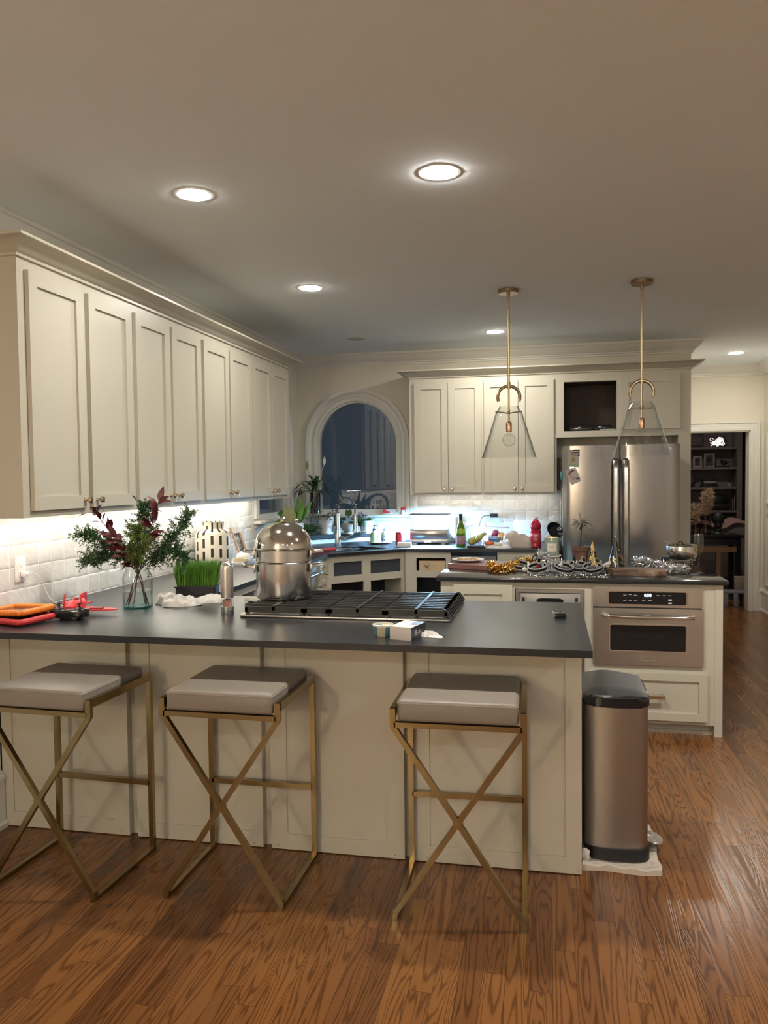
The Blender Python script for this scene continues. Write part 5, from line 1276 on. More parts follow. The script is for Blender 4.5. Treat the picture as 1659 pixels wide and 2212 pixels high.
for pts, nm, mt in (([(0.01,0,0.40),(-0.02,0,0.52),(-0.075,-0.01,0.62)],'flower',pbr('old_bloom',(0.30,0.27,0.12),0.5)), ([(0.02,0,0.40),(0.05,0,0.55),(0.095,0.0,0.66)],'flower',pbr('white_bloom',(0.75,0.75,0.68),0.5))):
    c = curve_pts(pts, 6); f = MB(); f.tube(c, 0.002, 5)
    f.leaf(c[-1], (0.05,0,1), (0,-1,0), 0.085, 0.032, 0.1, 6)
    add(nm, f, mt, t, smooth=60)
# staghorn in a white cube
t = thing('cube_planter', 'staghorn fern with broad antler leaves in a white cube pot behind the dome lid', 'plant', (-2.28,3.72,HT))
add('pot', MB().box(-0.055,0.055,-0.055,0.055,0.0,0.235,0.004), M['porc'], t)
add('pedestal_ball', MB().ball((0.02,-0.02,0.262), 0.028, 16), M['pot'], t)
lf = MB()
for d, L, W, b, p in (((-0.75,0.1,0.75),0.34,0.075,1.5,(-0.03,0,0.24)),((-0.9,0.2,0.35),0.30,0.085,1.2,(-0.03,0,0.24)),((-0.5,-0.1,0.6),0.26,0.06,1.6,(-0.03,-0.02,0.24)),((0.35,-0.1,1.0),0.22,0.055,-0.2,(0.02,0,0.24)),((0.1,0.1,1.0),0.25,0.05,-0.3,(0.0,0.01,0.24)),((0.7,0.0,0.9),0.24,0.06,-0.2,(0.02,0,0.24)),((0.5,0.0,1.0),0.17,0.05,-0.3,(0.02,-0.02,0.24)),((-0.95,-0.1,0.1),0.24,0.07,0.9,(-0.03,0,0.24))):
    lf.leaf(p, d, (0.2,-1,0.5), L, W, b, 9, 0.2)
add('leaves', lf, mlb, t, smooth=60)
add('shield_leaf', MB().leaf((-0.02,-0.045,0.24), (-0.3,-0.2,1), (0.2,-1,0), 0.16, 0.12, 0.3, 6), pbr('olive_leaf', (0.16,0.17,0.06), 0.5), t, smooth=60)
def trailing(lf, n, r, z, L, W, seed, down=0.8):
    random.seed(seed)
    for k in range(n):
        a = random.uniform(0,2*PI); d = Vector((math.cos(a), math.sin(a), random.uniform(-0.2,0.9)))
        p = Vector((r*math.cos(a)*0.6, r*math.sin(a)*0.6, z))
        q = p+d*random.uniform(0.02,0.10)+Vector((0,0,0.015)); e = q+Vector((d.x*0.04,d.y*0.04,-random.uniform(0,down)*0.10))
        lf.tube([p,q,e], 0.0014, 4)
        for c in (q, q.lerp(e,0.5), e):
            lf.leaf(c, (random.gauss(0,1),random.gauss(0,1),random.uniform(-0.3,0.6)), (0,-0.4,1), random.uniform(0.6,1.1)*L, random.uniform(0.7,1.1)*W, 0.5, 4)
t = thing('potted_plant', 'trailing plant in a tall white pot with saucer on the corner ledge', 'plant', (-2.225,4.50,1.001))
add('pot', MB().lathe([(0,0.02),(0.058,0.02),(0.066,0.05),(0.072,0.12),(0.068,0.165),(0.062,0.165),(0.060,0.15),(0,0.15)], n=32), M['porc'], t)
add('saucer', MB().lathe([(0,0),(0.066,0),(0.070,0.02),(0.064,0.02),(0,0.014)], n=32), M['porc'], t)
lf = MB(); trailing(lf, 26, 0.06, 0.155, 0.035, 0.022, 61); add('leaves', lf, mlf, t, smooth=60)
t = thing('potted_plant', 'leafy creeper in a grey footed bowl behind the kitchen tap', 'plant', (-2.02,4.55,1.001))
add('bowl', MB().lathe([(0,0),(0.05,0),(0.045,0.015),(0.055,0.03),(0.082,0.07),(0.086,0.10),(0.080,0.10),(0.06,0.06),(0,0.05)], n=32), pbr('grey_ceramic', (0.50,0.48,0.45), 0.3), t)
lf = MB(); trailing(lf, 24, 0.07, 0.10, 0.055, 0.042, 62, 0.3)
for d, L in (((-0.4,0,1),0.11),((0.3,0,1),0.10),((0,0.2,1),0.13)): lf.leaf((0,0,0.17), d, (0,-1,0.4), 0.07, 0.055, 0.4, 5); lf.tube([(0,0,0.09),(0,0,0.17)], 0.002, 4)
add('leaves', lf, mlm, t, smooth=60)
t = thing('potted_plant', 'purple flowering plant in a white dimpled pot at the right end of the corner ledge', 'plant', (-1.858,4.60,1.001))
dp = pbr('dimpled_white', (0.72,0.72,0.74), 0.3); dp2 = bands('dimples', (0.74,0.74,0.76), (0.62,0.63,0.66), 22, 0.014, 0.3, 0.3, 0.25)
add('pot', MB().lathe([(0,0.018),(0.052,0.018),(0.078,0.125),(0.072,0.125),(0.050,0.03),(0,0.03)], n=36), dp2, t)
add('saucer', MB().lathe([(0,0),(0.068,0),(0.075,0.018),(0.068,0.018),(0,0.012)], n=32), M['porc'], t)
random.seed(63); lf = MB(); fl = MB()
for k in range(60):
    a = random.uniform(0,2*PI); d = Vector((math.cos(a)*0.6, math.sin(a)*0.6, random.uniform(0.2,1.0)))
    lf.leaf((0.03*math.cos(a),0.03*math.sin(a),0.115), d, (0,0,1), random.uniform(0.05,0.085), 0.018, 0.8, 5)
for k in range(26):
    p = Vector((random.uniform(-0.085,0.0), random.uniform(-0.04,0.04), random.uniform(0.15,0.205)))
    for j in range(4): fl.leaf(p, (random.gauss(0,1),random.gauss(0,1),random.gauss(0,1)), (0,0,1), 0.016, 0.014, 0.2, 2)
    lf.tube([(p.x*0.3,p.y*0.3,0.11), p], 0.001, 3)
add('leaves', lf, mlb, t, smooth=60); add('blooms', fl, pbr('lilac_petal', (0.36,0.28,0.52), 0.5), t, smooth=60)
t = thing('potted_plant', 'broad dark leaved plant in a glass dish at the left end of the corner ledge', 'plant', (-2.40,4.38,1.001))
add('dish', MB().lathe([(0,0),(0.05,0),(0.06,0.03),(0.058,0.03),(0.045,0.004),(0,0.004)], n=28), M['glass'], t)
lf = MB(); random.seed(64)
for k in range(16):
    a = random.uniform(0,2*PI); d = Vector((math.cos(a), math.sin(a)*0.5, random.uniform(0.2,1.3)))
    lf.leaf((0.02*math.cos(a),0.02*math.sin(a),0.02), d, (0,-0.3,1), random.uniform(0.10,0.16), random.uniform(0.06,0.085), 0.9, 6)
add('leaves', lf, mlm, t, smooth=60)
# on the back window sill
t = thing('red_toy', 'small red and white toy on the right half of the arched window sill', 'toy', (-1.70,4.775,1.176))
add('body', MB().prism([(-0.035,-0.015),(0.035,-0.015),(0.035,0.015),(-0.035,0.015)], 0.010, 0.030, 0.004).box(-0.030,0.0,-0.012,0.012,0.03,0.05,0.003), mr, t)
add('base', MB().box(-0.03,0.05,-0.018,0.018,0,0.011,0.003), M['white'], t)
t = thing('paper_cup', 'little white cup with red band at the right end of the arched window sill', 'cup', (-1.53,4.77,1.176))
add('cup', MB().lathe([(0,0),(0.016,0),(0.020,0.045),(0,0.045)], n=20), M['white'], t)
add('red_band', MB().lathe([(0.0205,0.042),(0.022,0.070),(0.020,0.070),(0.019,0.042)], n=20, closed=True), mr, t)
# ------------------------------------------------------------------ island top: party things
IT = HT
t = one('dark_cutting_board', MB().box(-0.16,0.17,-0.16,0.16,0,0.032,0.003), mottle('walnut_purple', [(0.3,(0.14,0.06,0.055)),(0.7,(0.22,0.10,0.09))], 4, 0.35, stretch=(1,9,1)), 'thick reddish brown cutting board at the left end of the island', 'cutting board', (-0.600,2.56,IT), R(-24), smooth=0)
t = thing('snack_plate', 'oval white plate of snack scraps at the left end of the island', 'plate', (-0.690,2.63,IT+0.0325))
add('plate', MB().lathe([(0,0.006),(0.07,0.006),(0.105,0.016),(0.11,0.018),(0.11,0.014),(0.07,0),(0,0)], n=40), M['porc'], t)
sn = MB(); random.seed(70)
for k in range(14): sn.ball((random.uniform(-.06,.06),random.uniform(-.05,.05),0.013), random.uniform(0.010,0.02), 10, (1.3,1,0.5), 0.002)
add('snacks', sn, mottle('crackers', [(0.35,(0.22,0.10,0.03)),(0.6,(0.55,0.36,0.16))], 60, 0.6), t)
def tinsel(name, label, ctrl, n, rad, mat, seed, L=(0.014,0.034)):
    random.seed(seed); C = curve_pts(ctrl, 14); mb = MB()
    for k in range(n):
        p = C[random.randrange(len(C))]+Vector((random.gauss(0,0.011),random.gauss(0,0.011),random.gauss(0,0.008)))
        d = Vector((random.gauss(0,1),random.gauss(0,1),random.gauss(0,1))).normalized()
        ll = random.uniform(*L)*rad/0.04; q = p+d*ll
        if q.z < 0.004: q.z = 0.004
        if p.z < 0.004: p.z = 0.004
        d = q-p
        if d.length < 1e-3: continue
        nrm = Vector((random.gauss(0,1),random.gauss(0,1),random.gauss(0,1)))
        mb.leaf(p, d, nrm, d.length, 0.0055, random.uniform(-0.8,0.8), 3, 0.0, 0.0)
    for v_ in mb.bm.verts: v_.co.z = max(0.0015, v_.co.z)
    t = thing(name, label, 'tinsel', (0,0,IT))
    mid = C[len(C)//2]; t.location = (mid.x, mid.y, IT); WM[t.name] = Matrix.Translation(t.location)
    for v_ in mb.bm.verts: v_.co += Vector((0,0,IT))
    add('strands', mb, mat, t, world=True, smooth=0, kind='stuff')
    add('core_string', MB().tube([c+Vector((0,0,IT)) for c in C], 0.0015, 4), M['black'], t, world=True)
mgold = pbr('gold_foil', (0.80,0.52,0.17), 0.22, 1.0); msil = pbr('silver_foil', (0.86,0.87,0.90), 0.20, 1.0)
tinsel('tinsel_garland', 'gold tinsel garland lying over the brown cutting board on the island', [(-0.52,2.40,0.04),(-0.50,2.30,0.03),(-0.44,2.26,0.025),(-0.39,2.36,0.03),(-0.37,2.52,0.035),(-0.30,2.62,0.035),(-0.26,2.60,0.03)], 3600, 0.046, mgold, 80)
tinsel('tinsel_garland', 'silver tinsel garland winding between tiaras and the candle pedestal on the island', [(-0.20,2.62,0.10),(-0.17,2.56,0.06),(-0.13,2.45,0.04),(-0.06,2.42,0.035),(0.0,2.48,0.03),(0.06,2.40,0.03),(0.14,2.36,0.025),(0.20,2.34,0.02)], 3600, 0.044, msil, 81)
tinsel('tinsel_garland', 'silver tinsel garland in front of the fondue pot on the island', [(0.42,2.62,0.04),(0.47,2.55,0.045),(0.53,2.50,0.03),(0.57,2.40,0.025),(0.63,2.34,0.025),(0.68,2.40,0.02)], 4200, 0.046, msil, 82)
# party headbands: black curved bands with silver edging and tall letter plates
mband = pbr('band_black', (0.014,0.014,0.016), 0.25); msilt = pbr('silver_edge', (0.62,0.62,0.62), 0.45, 0.6)
def tiara(label, x, y_, rz, tilt, spark):
    t = thing('party_headband', label, 'headband', (x,y_,IT+0.003+0.066*math.sin(R(tilt))), 0, 'black and silver party headbands on the island', (R(tilt),0,R(rz)))
    def arcband(r, z0, z1, a0, a1, th):
        mb = MB(); n = 22; A = []
        for i in range(n+1):
            a = R(a0+(a1-a0)*i/n)
            A.append([mb.v((rr*math.cos(a)*0.9, rr*math.sin(a), z)) for rr, z in ((r,z0),(r+th,z0),(r+th,z1),(r,z1))])
        for p, q in zip(A, A[1:]):
            for k in range(4): mb.bm.faces.new((p[k],p[(k+1)%4],q[(k+1)%4],q[k]))
        mb.bm.faces.new(A[0]); mb.bm.faces.new(A[-1][::-1]); return mb
    add('band', arcband(0.062, 0.004, 0.032, 112, 428, 0.004), mband, t, smooth=30)
    add('silver_edging', arcband(0.0605, 0.026, 0.032, 112, 428, 0.0068), msilt, t, smooth=30)
    add('lower_edging', arcband(0.0605, 0.003, 0.009, 112, 428, 0.0068), msilt, t, smooth=30)
    pl = MB(); random.seed(spark)
    for k in range(2):
        a = R(40+60*k); c = Vector((0.066*math.cos(a)*0.9,0.066*math.sin(a),0.04))
        pl.M = Matrix.Translation(c) @ Matrix.Rotation(a-PI/2,4,'Z') @ Matrix.Rotation(R(random.uniform(-15,15)),4,'Y')
        pl.box(-0.009,0.009,-0.001,0.001,-0.012,0.014)
    add('letter_plates', pl, msilt if spark % 2 else mband, t, smooth=0)
    return t
tiara('black party headband nearest the gold tinsel', -0.335,2.42,20,13,1)
tiara('black and silver party headband lying open right of the white bow', -0.215,2.26,-20,15,2)
tiara('black and silver party headband lying in front of the silver tinsel', -0.055,2.27,25,14,3)
tiara('black and silver party headband below the terracotta pot', 0.035,2.33,15,18,4)
tiara('black and silver party headband under the gold party hat', 0.120,2.28,-15,15,5)
# loose party bits
def chain(name, label, ctrl, mat, w2=0.008):
    C = curve_pts(ctrl, 4); mb = MB()
    for i in range(len(C)-1):
        mb.M = Matrix.Translation(C[i].lerp(C[i+1],0.5)) @ (C[i+1]-C[i]).to_track_quat('X','Z').to_matrix().to_4x4() @ Matrix.Rotation(R(45*(i%2)),4,'X')
        mb.box(-w2,w2,-w2*0.7,w2*0.7,-0.002,0.002)
    return one(name, mb, mat, label, 'decoration', (0,0,IT), smooth=0)
chain('paper_chain', 'black checked paper streamer lying right of the headbands on the island', [(0.13,2.25,0.02),(0.18,2.30,0.025),(0.24,2.36,0.03),(0.27,2.42,0.025)], mband)
one('curled_ribbon', MB().tube(curve_pts([(0,0,0.004),(-0.01,0.0,0.05),(0.0,0.0,0.085),(0.02,0.0,0.09),(0.022,0.0,0.068),(0.006,0.0,0.058)], 8), 0.005, 6), mband, 'curled black party ribbon standing up beside the gold and cream streamer', 'decoration', (-0.245,2.50,IT), smooth=60)
gb_ = MB(); gb_.leaf((0,0,0.05),(1,0,0.25),(0,-0.6,1),0.07,0.025,0.5,5).leaf((0.04,0,0.05),(1,0.2,-0.6),(0,-0.6,1),0.06,0.02,0.5,5).leaf((0.0,0,0.045),(-0.5,0,-1),(0,-1,0.2),0.05,0.014,0.2,4)
one('gold_streamer', gb_, pbr('cream_foil',(0.62,0.55,0.30),0.3,0.5), 'short gold and cream streamer beside the curled black ribbon', 'decoration', (-0.225,2.49,IT), smooth=60)
wb2 = MB(); wb2.box(-0.006,0.006,-0.004,0.004,0.0,0.07).ball((-0.02,0,0.018),0.02,12,(1,0.6,0.8)).ball((0.02,0.005,0.010),0.016,12,(1.2,0.7,0.5))
one('white_bow', wb2, M['porc'], 'white and pale gold party blower piece between two headbands', 'decoration', (-0.275,2.30,IT), smooth=60)
# scattered beads
bd = MB(); random.seed(90)
for k in range(70):
    x, y_ = random.uniform(-0.30,0.22), random.uniform(2.03,2.22); bd.ball((x,y_,0.005), random.uniform(0.003,0.006), 8)
one('scattered_beads', bd, msil, 'small silver beads and confetti scattered along the front of the island', 'confetti', (0,0,IT), smooth=60, kind='stuff')
# terracotta pot with a topiary sprig
t = thing('terracotta_pot', 'weathered brown clay pot with a dry grey sprig standing on the island', 'plant', (0.056,2.52,IT+0.045))
add('pot', MB().lathe([(0,0),(0.042,0),(0.054,0.075),(0.057,0.078),(0.058,0.103),(0.053,0.103),(0.050,0.08),(0.04,0.012),(0,0.012)], n=32), mottle('weathered_clay', [(0.40,(0.10,0.05,0.035)),(0.55,(0.17,0.085,0.055)),(0.62,(0.42,0.34,0.27))], 9, 0.8), t)
add('soil', MB().lathe([(0,0.085),(0.050,0.085),(0.050,0.09),(0,0.093)], n=24), soil, t)
add('stem', MB().tube([(-0.002,0,0.09),(0.008,0,0.245)], 0.005, 8), pbr('dark_green_stick',(0.012,0.025,0.022),0.5), t)
random.seed(93); lf = MB()
for k in range(150):
    d = Vector((random.gauss(0,1),random.gauss(0,1),random.gauss(0.1,0.8))).normalized(); p = Vector((0.008,0,0.255))+d*random.uniform(0.0,0.035)
    lf.leaf(p, d, (random.gauss(0,1),random.gauss(0,1),1), random.uniform(0.03,0.055), 0.007, random.uniform(-0.5,1.5), 4)
add('foliage', lf, pbr('grey_leaf',(0.26,0.25,0.21),0.6,noise=(20,0.3)), t, smooth=60)
one('book_stand', MB().box(-0.09,0.09,-0.07,0.07,0,0.044,0.003), mottle('dark_cover',[(0.4,(0.03,0.025,0.025)),(0.6,(0.12,0.10,0.09))],20,0.5), 'dark flat box under the clay pot behind the headbands', 'box', (0.06,2.54,IT))
# party hats
def hat(label, x, y_, m1, m2, r, h, tip, ang):
    t = thing('party_hat', label, 'party hat', (x,y_,IT+0.002), R(ang), None, (R(tip),R(tip*0.4),R(ang)))
    add('cone', MB().lathe([(r,0),(r*0.5,h*0.5),(0.003,h),(0.0,h),(0.0,h-0.003),(r*0.5-0.001,h*0.5-0.003),(r-0.0015,0)], n=40, closed=False), m1, t)
    mb = MB(); random.seed(int(x*1000))
    for k in range(16):
        a = random.uniform(PI,2*PI); z = random.uniform(0.02,h*0.72); rr = r*(1-z/h)+0.0008
        sl = math.atan2(r, h)
        mb.M = Matrix.Rotation(a,4,'Z') @ Matrix.Translation((rr,0,z)) @ Matrix.Rotation(-sl,4,'Y') @ Matrix.Rotation(R(random.choice((0,0,45))),4,'X')
        if k % 3 == 0: mb.box(0,0.0008,-0.010,0.010,-0.003,0.003).box(0,0.0008,-0.003,0.003,-0.010,0.010)
        else: mb.box(0,0.0008,-0.0025,0.0025,-0.012,0.012).box(0,0.0008,-0.0025,0.009,0.008,0.012)
    add('printed_marks', mb, m2, t, smooth=0)
    txt = add('foil_tip', MB().ball((0,0,h), 0.004, 10), m2, t)
    return t
mgf = pbr('bright_gold_foil',(0.80,0.60,0.22),0.18,1.0)
h1 = hat('shiny gold cone party hat with black marks beside the clay pot', 0.135,2.45, mgf, mband, 0.045, 0.185, -3, 10)
h2 = hat('black cone party hat with gold marks before the refrigerator handles', 0.275,2.45, mband, mgf, 0.062, 0.215, -3, 5)
one('party_horn', MB().tube([(-0.06,0.0,0.012),(0.07,0.02,0.07)], [0.008,0.02], 12), mottle('pink_grey_foil',[(0.4,(0.36,0.28,0.24)),(0.6,(0.55,0.45,0.38))],20,0.3), 'pale party horn leaning between the two party hats', 'party horn', (0.215,2.42,IT), smooth=50)
one('grey_blower', MB().tube([(-0.05,0,0.006),(0.06,0.03,0.022)], 0.007, 8).ball((0.075,0.03,0.03),0.02,12,(1,0.6,1)), msilt, 'silver party blower lying between the gold hat and the party horn', 'party blower', (0.185,2.50,IT), smooth=60)
# wood slab
ws = MB(); ws.prism([(-0.17,0.06),(-0.15,-0.05),(-0.02,-0.07),(0.075,-0.12),(0.155,-0.085),(0.165,0.02),(0.09,0.09),(-0.05,0.10)], 0, 0.034, 0.003)
one('wood_slab', ws, mottle('live_edge', [(0.35,(0.07,0.035,0.02)),(0.6,(0.20,0.12,0.075)),(0.75,(0.34,0.25,0.18))], 5, 0.5, stretch=(1,6,3)), 'rough live-edge brown wood slab at the front of the island', 'serving board', (0.385,2.27,IT), R(6), smooth=0)
# candle on a white pedestal
one('cake_pedestal', MB().lathe([(0,0),(0.05,0),(0.045,0.012),(0.026,0.02),(0.030,0.055),(0.058,0.064),(0.060,0.066),(0.060,0.074),(0,0.076)], n=36), M['porc'], 'small white pedestal under the jar candle on the island', 'pedestal', (-0.123,2.70,IT))
t = thing('jar_candle', 'pale green jar candle with lit flame and label standing on a white pedestal', 'candle', (-0.125,2.70,IT+0.0765))
add('jar', MB().lathe([(0,0),(0.044,0),(0.048,0.004),(0.049,0.118),(0.046,0.118),(0.045,0.085),(0,0.085)], n=36), pbr('sage_glass',(0.34,0.42,0.35),0.15,trans=0.2), t)
add('wax', MB().lathe([(0,0.086),(0.0445,0.086),(0.0445,0.092),(0,0.091)], n=28), pbr('warm_wax',(0.75,0.52,0.38),0.5), t)
add('flame', MB().lathe([(0,0.094),(0.004,0.098),(0.005,0.104),(0.002,0.112),(0,0.116)], n=12), emit('flame',(1.0,0.55,0.22),60.0), t)
lb = MB(); n = 10; 
vs = [[lb.v((0.0497*math.sin(R(-38+76*i/n)),-0.0497*math.cos(R(-38+76*i/n)),z)) for z in (0.025,0.080)] for i in range(n+1)]
for i in range(n): lb.bm.faces.new((vs[i][0],vs[i+1][0],vs[i+1][1],vs[i][1]))
add('label', lb, pbr('cream_label',(0.70,0.66,0.56),0.6), t)
add('label_print', MB().box(-0.018,0.016,-0.0505,-0.0492,0.060,0.063).box(-0.014,0.018,-0.0505,-0.0492,0.050,0.053).box(-0.016,0.012,-0.0505,-0.0492,0.041,0.0435), pbr('tan_print',(0.42,0.36,0.28),0.6), t, smooth=0)
# fondue pot
t = thing('fondue_pot', 'round steel fondue pot on a wire stand at the right end of the island', 'pot', (0.698,2.62,IT))
fp = [(0,0.062),(0.07,0.062),(0.088,0.072),(0.098,0.095),(0.099,0.125),(0.096,0.150),(0.100,0.154),(0.096,0.156),(0.092,0.150),(0.094,0.120),(0.08,0.08),(0,0.07)]
add('bowl', MB().lathe(fp, n=48), M['pot'], t)
sd = MB()
for r, z in ((0.085,0.058),(0.070,0.030)): sd.tube([(r*math.cos(a),r*math.sin(a),z) for a in [2*PI*k/28 for k in range(28)]], 0.003, 6, closed=True)
for k in range(3):
    a = R(-60+120*k); c, s = math.cos(a), math.sin(a)
    sd.tube(curve_pts([(0.085*c,0.085*s,0.058),(0.100*c,0.100*s,0.055),(0.092*c,0.092*s,0.035),(0.07*c,0.07*s,0.028),(0.082*c,0.082*s,0.012),(0.10*c,0.10*s,0.003)], 5), 0.0035, 6)
add('wire_stand', sd, M['chrome'], t)
add('burner', MB().lathe([(0,0.0),(0.045,0.0),(0.048,0.004),(0.048,0.03),(0,0.032)], n=28), M['chrome'], t)
add('handle', MB().tube([(-0.085,-0.03,0.066),(-0.135,-0.045,0.066)], 0.009, 8, sq=True), M['black'], t)
add('loop_handle', MB().tube(curve_pts([(-0.03,0.0,0.150),(-0.015,0.0,0.172),(0.0,0,0.176),(0.012,0.0,0.152)], 6), 0.004, 7), M['black'], t)
one('fondue_fork', MB().tube([(-0.03,0,0.016),(-0.115,-0.01,0.012+0.012)], 0.004, 7).tube([(-0.03,0,0.016),(0.05,0.02,-0.03)], 0.002, 6), M['chrome'], 'steel ladle handle resting over the left rim of the fondue pot', 'utensil', (0.698-0.0,2.60,IT+0.152), smooth=60)
# flute
t = thing('champagne_flute', 'half full champagne flute at the right end of the island', 'glass', (0.763,2.39,IT))
fo = [(0,0.0),(0.034,0.0),(0.034,0.002),(0.008,0.007),(0.0038,0.014),(0.0036,0.095),(0.006,0.108),(0.020,0.130),(0.0285,0.152),(0.0300,0.175),(0.0285,0.215),(0.0262,0.245)]
fi = [(0.0252,0.245),(0.0273,0.215),(0.0288,0.175),(0.0273,0.153),(0.019,0.132),(0.0,0.112)]
add('glass', MB().lathe(fo+fi, n=40), M['glass'], t)
add('wine', MB().lathe([(0,0.114),(0.0183,0.133),(0.0268,0.154),(0.0282,0.175),(0,0.175)], n=36), clear('white_wine',(0.97,0.93,0.76),(0.78,0.70,0.45),0.02,1.33), t)

# ------------------------------------------------------------------ photos and small things on the refrigerator
def photo(label, x, z, rz, w2, h2, bg, patches, yv):
    t = thing('photo_print', label, 'photo', (x,yv,z), 0, None, (0,R(rz),0))
    add('print', MB().box(-w2,w2,0,0.001,-h2,h2), bg, t, smooth=0)
    for k, (px, pz, rx, rzz, col) in enumerate(patches):
        mb = MB(); mb.M = Matrix.Translation((px,-0.0003-0.0003*k,pz)) @ Matrix.Rotation(PI/2,4,'X'); mb.lathe([(0,-0.0002),(1,-0.0002),(1,0.0002),(0,0.0002)], n=20, sx=rx, sy=rzz)
        add('picture_patch', mb, pbr('patch_%d_%d' % (int(z*1000), k), col, 0.5), t, smooth=0)
    return t
photo('upright photo of a sitting baby on a green ground on the refrigerator', 0.054,1.668,4,0.043,0.068, pbr('photo_grey',(0.40,0.37,0.34),0.4), [(0.0,-0.050,0.042,0.017,(0.26,0.38,0.26)),(0.008,-0.034,0.034,0.009,(0.38,0.40,0.26)),(-0.002,-0.022,0.022,0.012,(0.36,0.28,0.12)),(-0.002,-0.006,0.013,0.020,(0.30,0.22,0.08)),(-0.004,0.026,0.017,0.019,(0.45,0.31,0.25)),(-0.018,0.040,0.008,0.010,(0.27,0.18,0.13)),(0.010,0.040,0.008,0.010,(0.27,0.18,0.13)),(-0.010,0.026,0.003,0.003,(0.06,0.04,0.04)),(0.003,0.026,0.003,0.003,(0.06,0.04,0.04))], 3.8015)
photo('tilted photo of a person in pale clothes lower on the refrigerator', 0.050,1.527,-24,0.043,0.062, pbr('photo_pink',(0.46,0.40,0.40),0.4), [(-0.016,0.026,0.020,0.013,(0.24,0.17,0.14)),(0.006,0.040,0.026,0.006,(0.05,0.03,0.035)),(-0.012,0.002,0.010,0.012,(0.32,0.20,0.17)),(0.010,0.008,0.024,0.020,(0.50,0.43,0.43)),(0.0,-0.022,0.022,0.012,(0.40,0.29,0.27)),(0.024,-0.034,0.016,0.008,(0.05,0.04,0.05)),(-0.014,-0.054,0.022,0.006,(0.42,0.42,0.38))], 3.800)
one('round_magnet', MB().lathe([(0,0),(0.010,0),(0.010,0.005),(0,0.006)], n=16), M['porc'], 'white round magnet holding the lower photo on the refrigerator', 'magnet', (0.058,3.803,1.588), rot=(PI/2,0,0))
one('teal_clip', MB().box(-0.012,0.0,-0.03,0.03,-0.012,0.012,0.003).box(-0.02,0.0,-0.012,0.012,-0.035,0.035,0.003), pbr('teal_plastic',(0.08,0.30,0.36),0.4), 'teal clip on the left side of the refrigerator', 'clip', (-0.0285,4.0,1.53))
one('notepad', MB().box(-0.006,0.0,-0.06,0.06,-0.13,0.13), M['white'], 'narrow white notepad hanging on the left side of the refrigerator', 'notepad', (-0.0285,4.05,1.30), smooth=0)

# ------------------------------------------------------------------ the dim room beyond the doorway
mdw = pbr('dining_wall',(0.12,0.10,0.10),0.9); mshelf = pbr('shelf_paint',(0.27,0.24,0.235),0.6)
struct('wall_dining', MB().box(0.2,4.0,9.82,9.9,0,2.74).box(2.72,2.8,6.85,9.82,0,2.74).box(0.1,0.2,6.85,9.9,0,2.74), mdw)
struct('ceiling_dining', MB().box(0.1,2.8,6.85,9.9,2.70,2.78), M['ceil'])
t = thing('bookcase', 'white built-in bookcase in the dim room beyond the doorway', 'bookcase', (1.8,9.65,0))
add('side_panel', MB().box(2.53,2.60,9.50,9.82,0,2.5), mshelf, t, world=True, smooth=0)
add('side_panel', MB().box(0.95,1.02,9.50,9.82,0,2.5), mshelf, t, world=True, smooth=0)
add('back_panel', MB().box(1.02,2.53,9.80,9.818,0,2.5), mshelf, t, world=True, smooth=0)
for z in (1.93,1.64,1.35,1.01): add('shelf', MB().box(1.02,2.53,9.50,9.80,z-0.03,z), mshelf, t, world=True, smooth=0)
def box_thing(name, label, cat, x0,x1,y0,y1,z0,z1,mat,group=None,rz=0):
    return one(name, MB().box(x0,x1,y0,y1,z0,z1,0.002), mat, label, cat, ((x0+x1)/2,(y0+y1)/2,z0), 0, group, world=True)
mdk = pbr('dark_board',(0.02,0.02,0.024),0.5); mfr = pbr('pale_frame',(0.45,0.42,0.40),0.5)
t = thing('picture_frame','dark framed sign at the top left of the bookcase','picture frame',(1.98,9.6,1.931))
add('frame', MB().box(-0.11,0.105,-0.01,0.01,0.0,0.22), mdk, t, smooth=0)
add('picture', MB().box(-0.09,0.09,-0.013,-0.01,0.03,0.20), mottle('sign_rows',[(0.45,(0.06,0.05,0.06)),(0.55,(0.20,0.15,0.16))],6,0.5,stretch=(0.3,1,6)), t, smooth=0)
t = thing('scroll_ornament','silver scroll ornament with added glow on the top shelf of the bookcase','lamp',(2.28,9.6,1.931))
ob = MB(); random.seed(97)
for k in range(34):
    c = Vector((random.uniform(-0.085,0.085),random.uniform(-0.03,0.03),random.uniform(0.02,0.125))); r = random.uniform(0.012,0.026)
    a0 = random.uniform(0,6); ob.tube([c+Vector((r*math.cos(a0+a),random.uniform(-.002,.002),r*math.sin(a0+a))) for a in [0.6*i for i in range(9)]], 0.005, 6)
add('scrolls', ob, pbr('silver_painted_glow',(0.9,0.86,0.82),0.15,1.0,emis=((1,0.9,0.8),0.45)), t, smooth=60)  # emission stands in for ceiling light mirrored in the silver
add('box_back', MB().box(-0.10,0.11,0.035,0.05,0.0,0.16), mdk, t, smooth=0)
def frame(label, x0, x1, h, fm, y=9.6, z=1.641):
    t = thing('picture_frame', label, 'picture frame', ((x0+x1)/2,y,z)); w2 = (x1-x0)/2
    add('frame', MB(MX).holed([(-w2,0),(w2,0),(w2,h),(-w2,h)], [[(-w2+.025,.025),(w2-.025,.025),(w2-.025,h-.025),(-w2+.025,h-.025)]], -0.01, 0.008), fm, t, smooth=0)
    add('photo', MB().box(-w2+.02,w2-.02,0.0,0.006,.02,h-.02), mottle('dim_photo_%d' % int(x0*100),[(0.4,(0.02,0.025,0.03)),(0.65,(0.14,0.15,0.16))],14,0.4), t, smooth=0)
frame('smaller white picture frame on the second shelf of the bookcase',1.945,2.065,0.165,mfr)
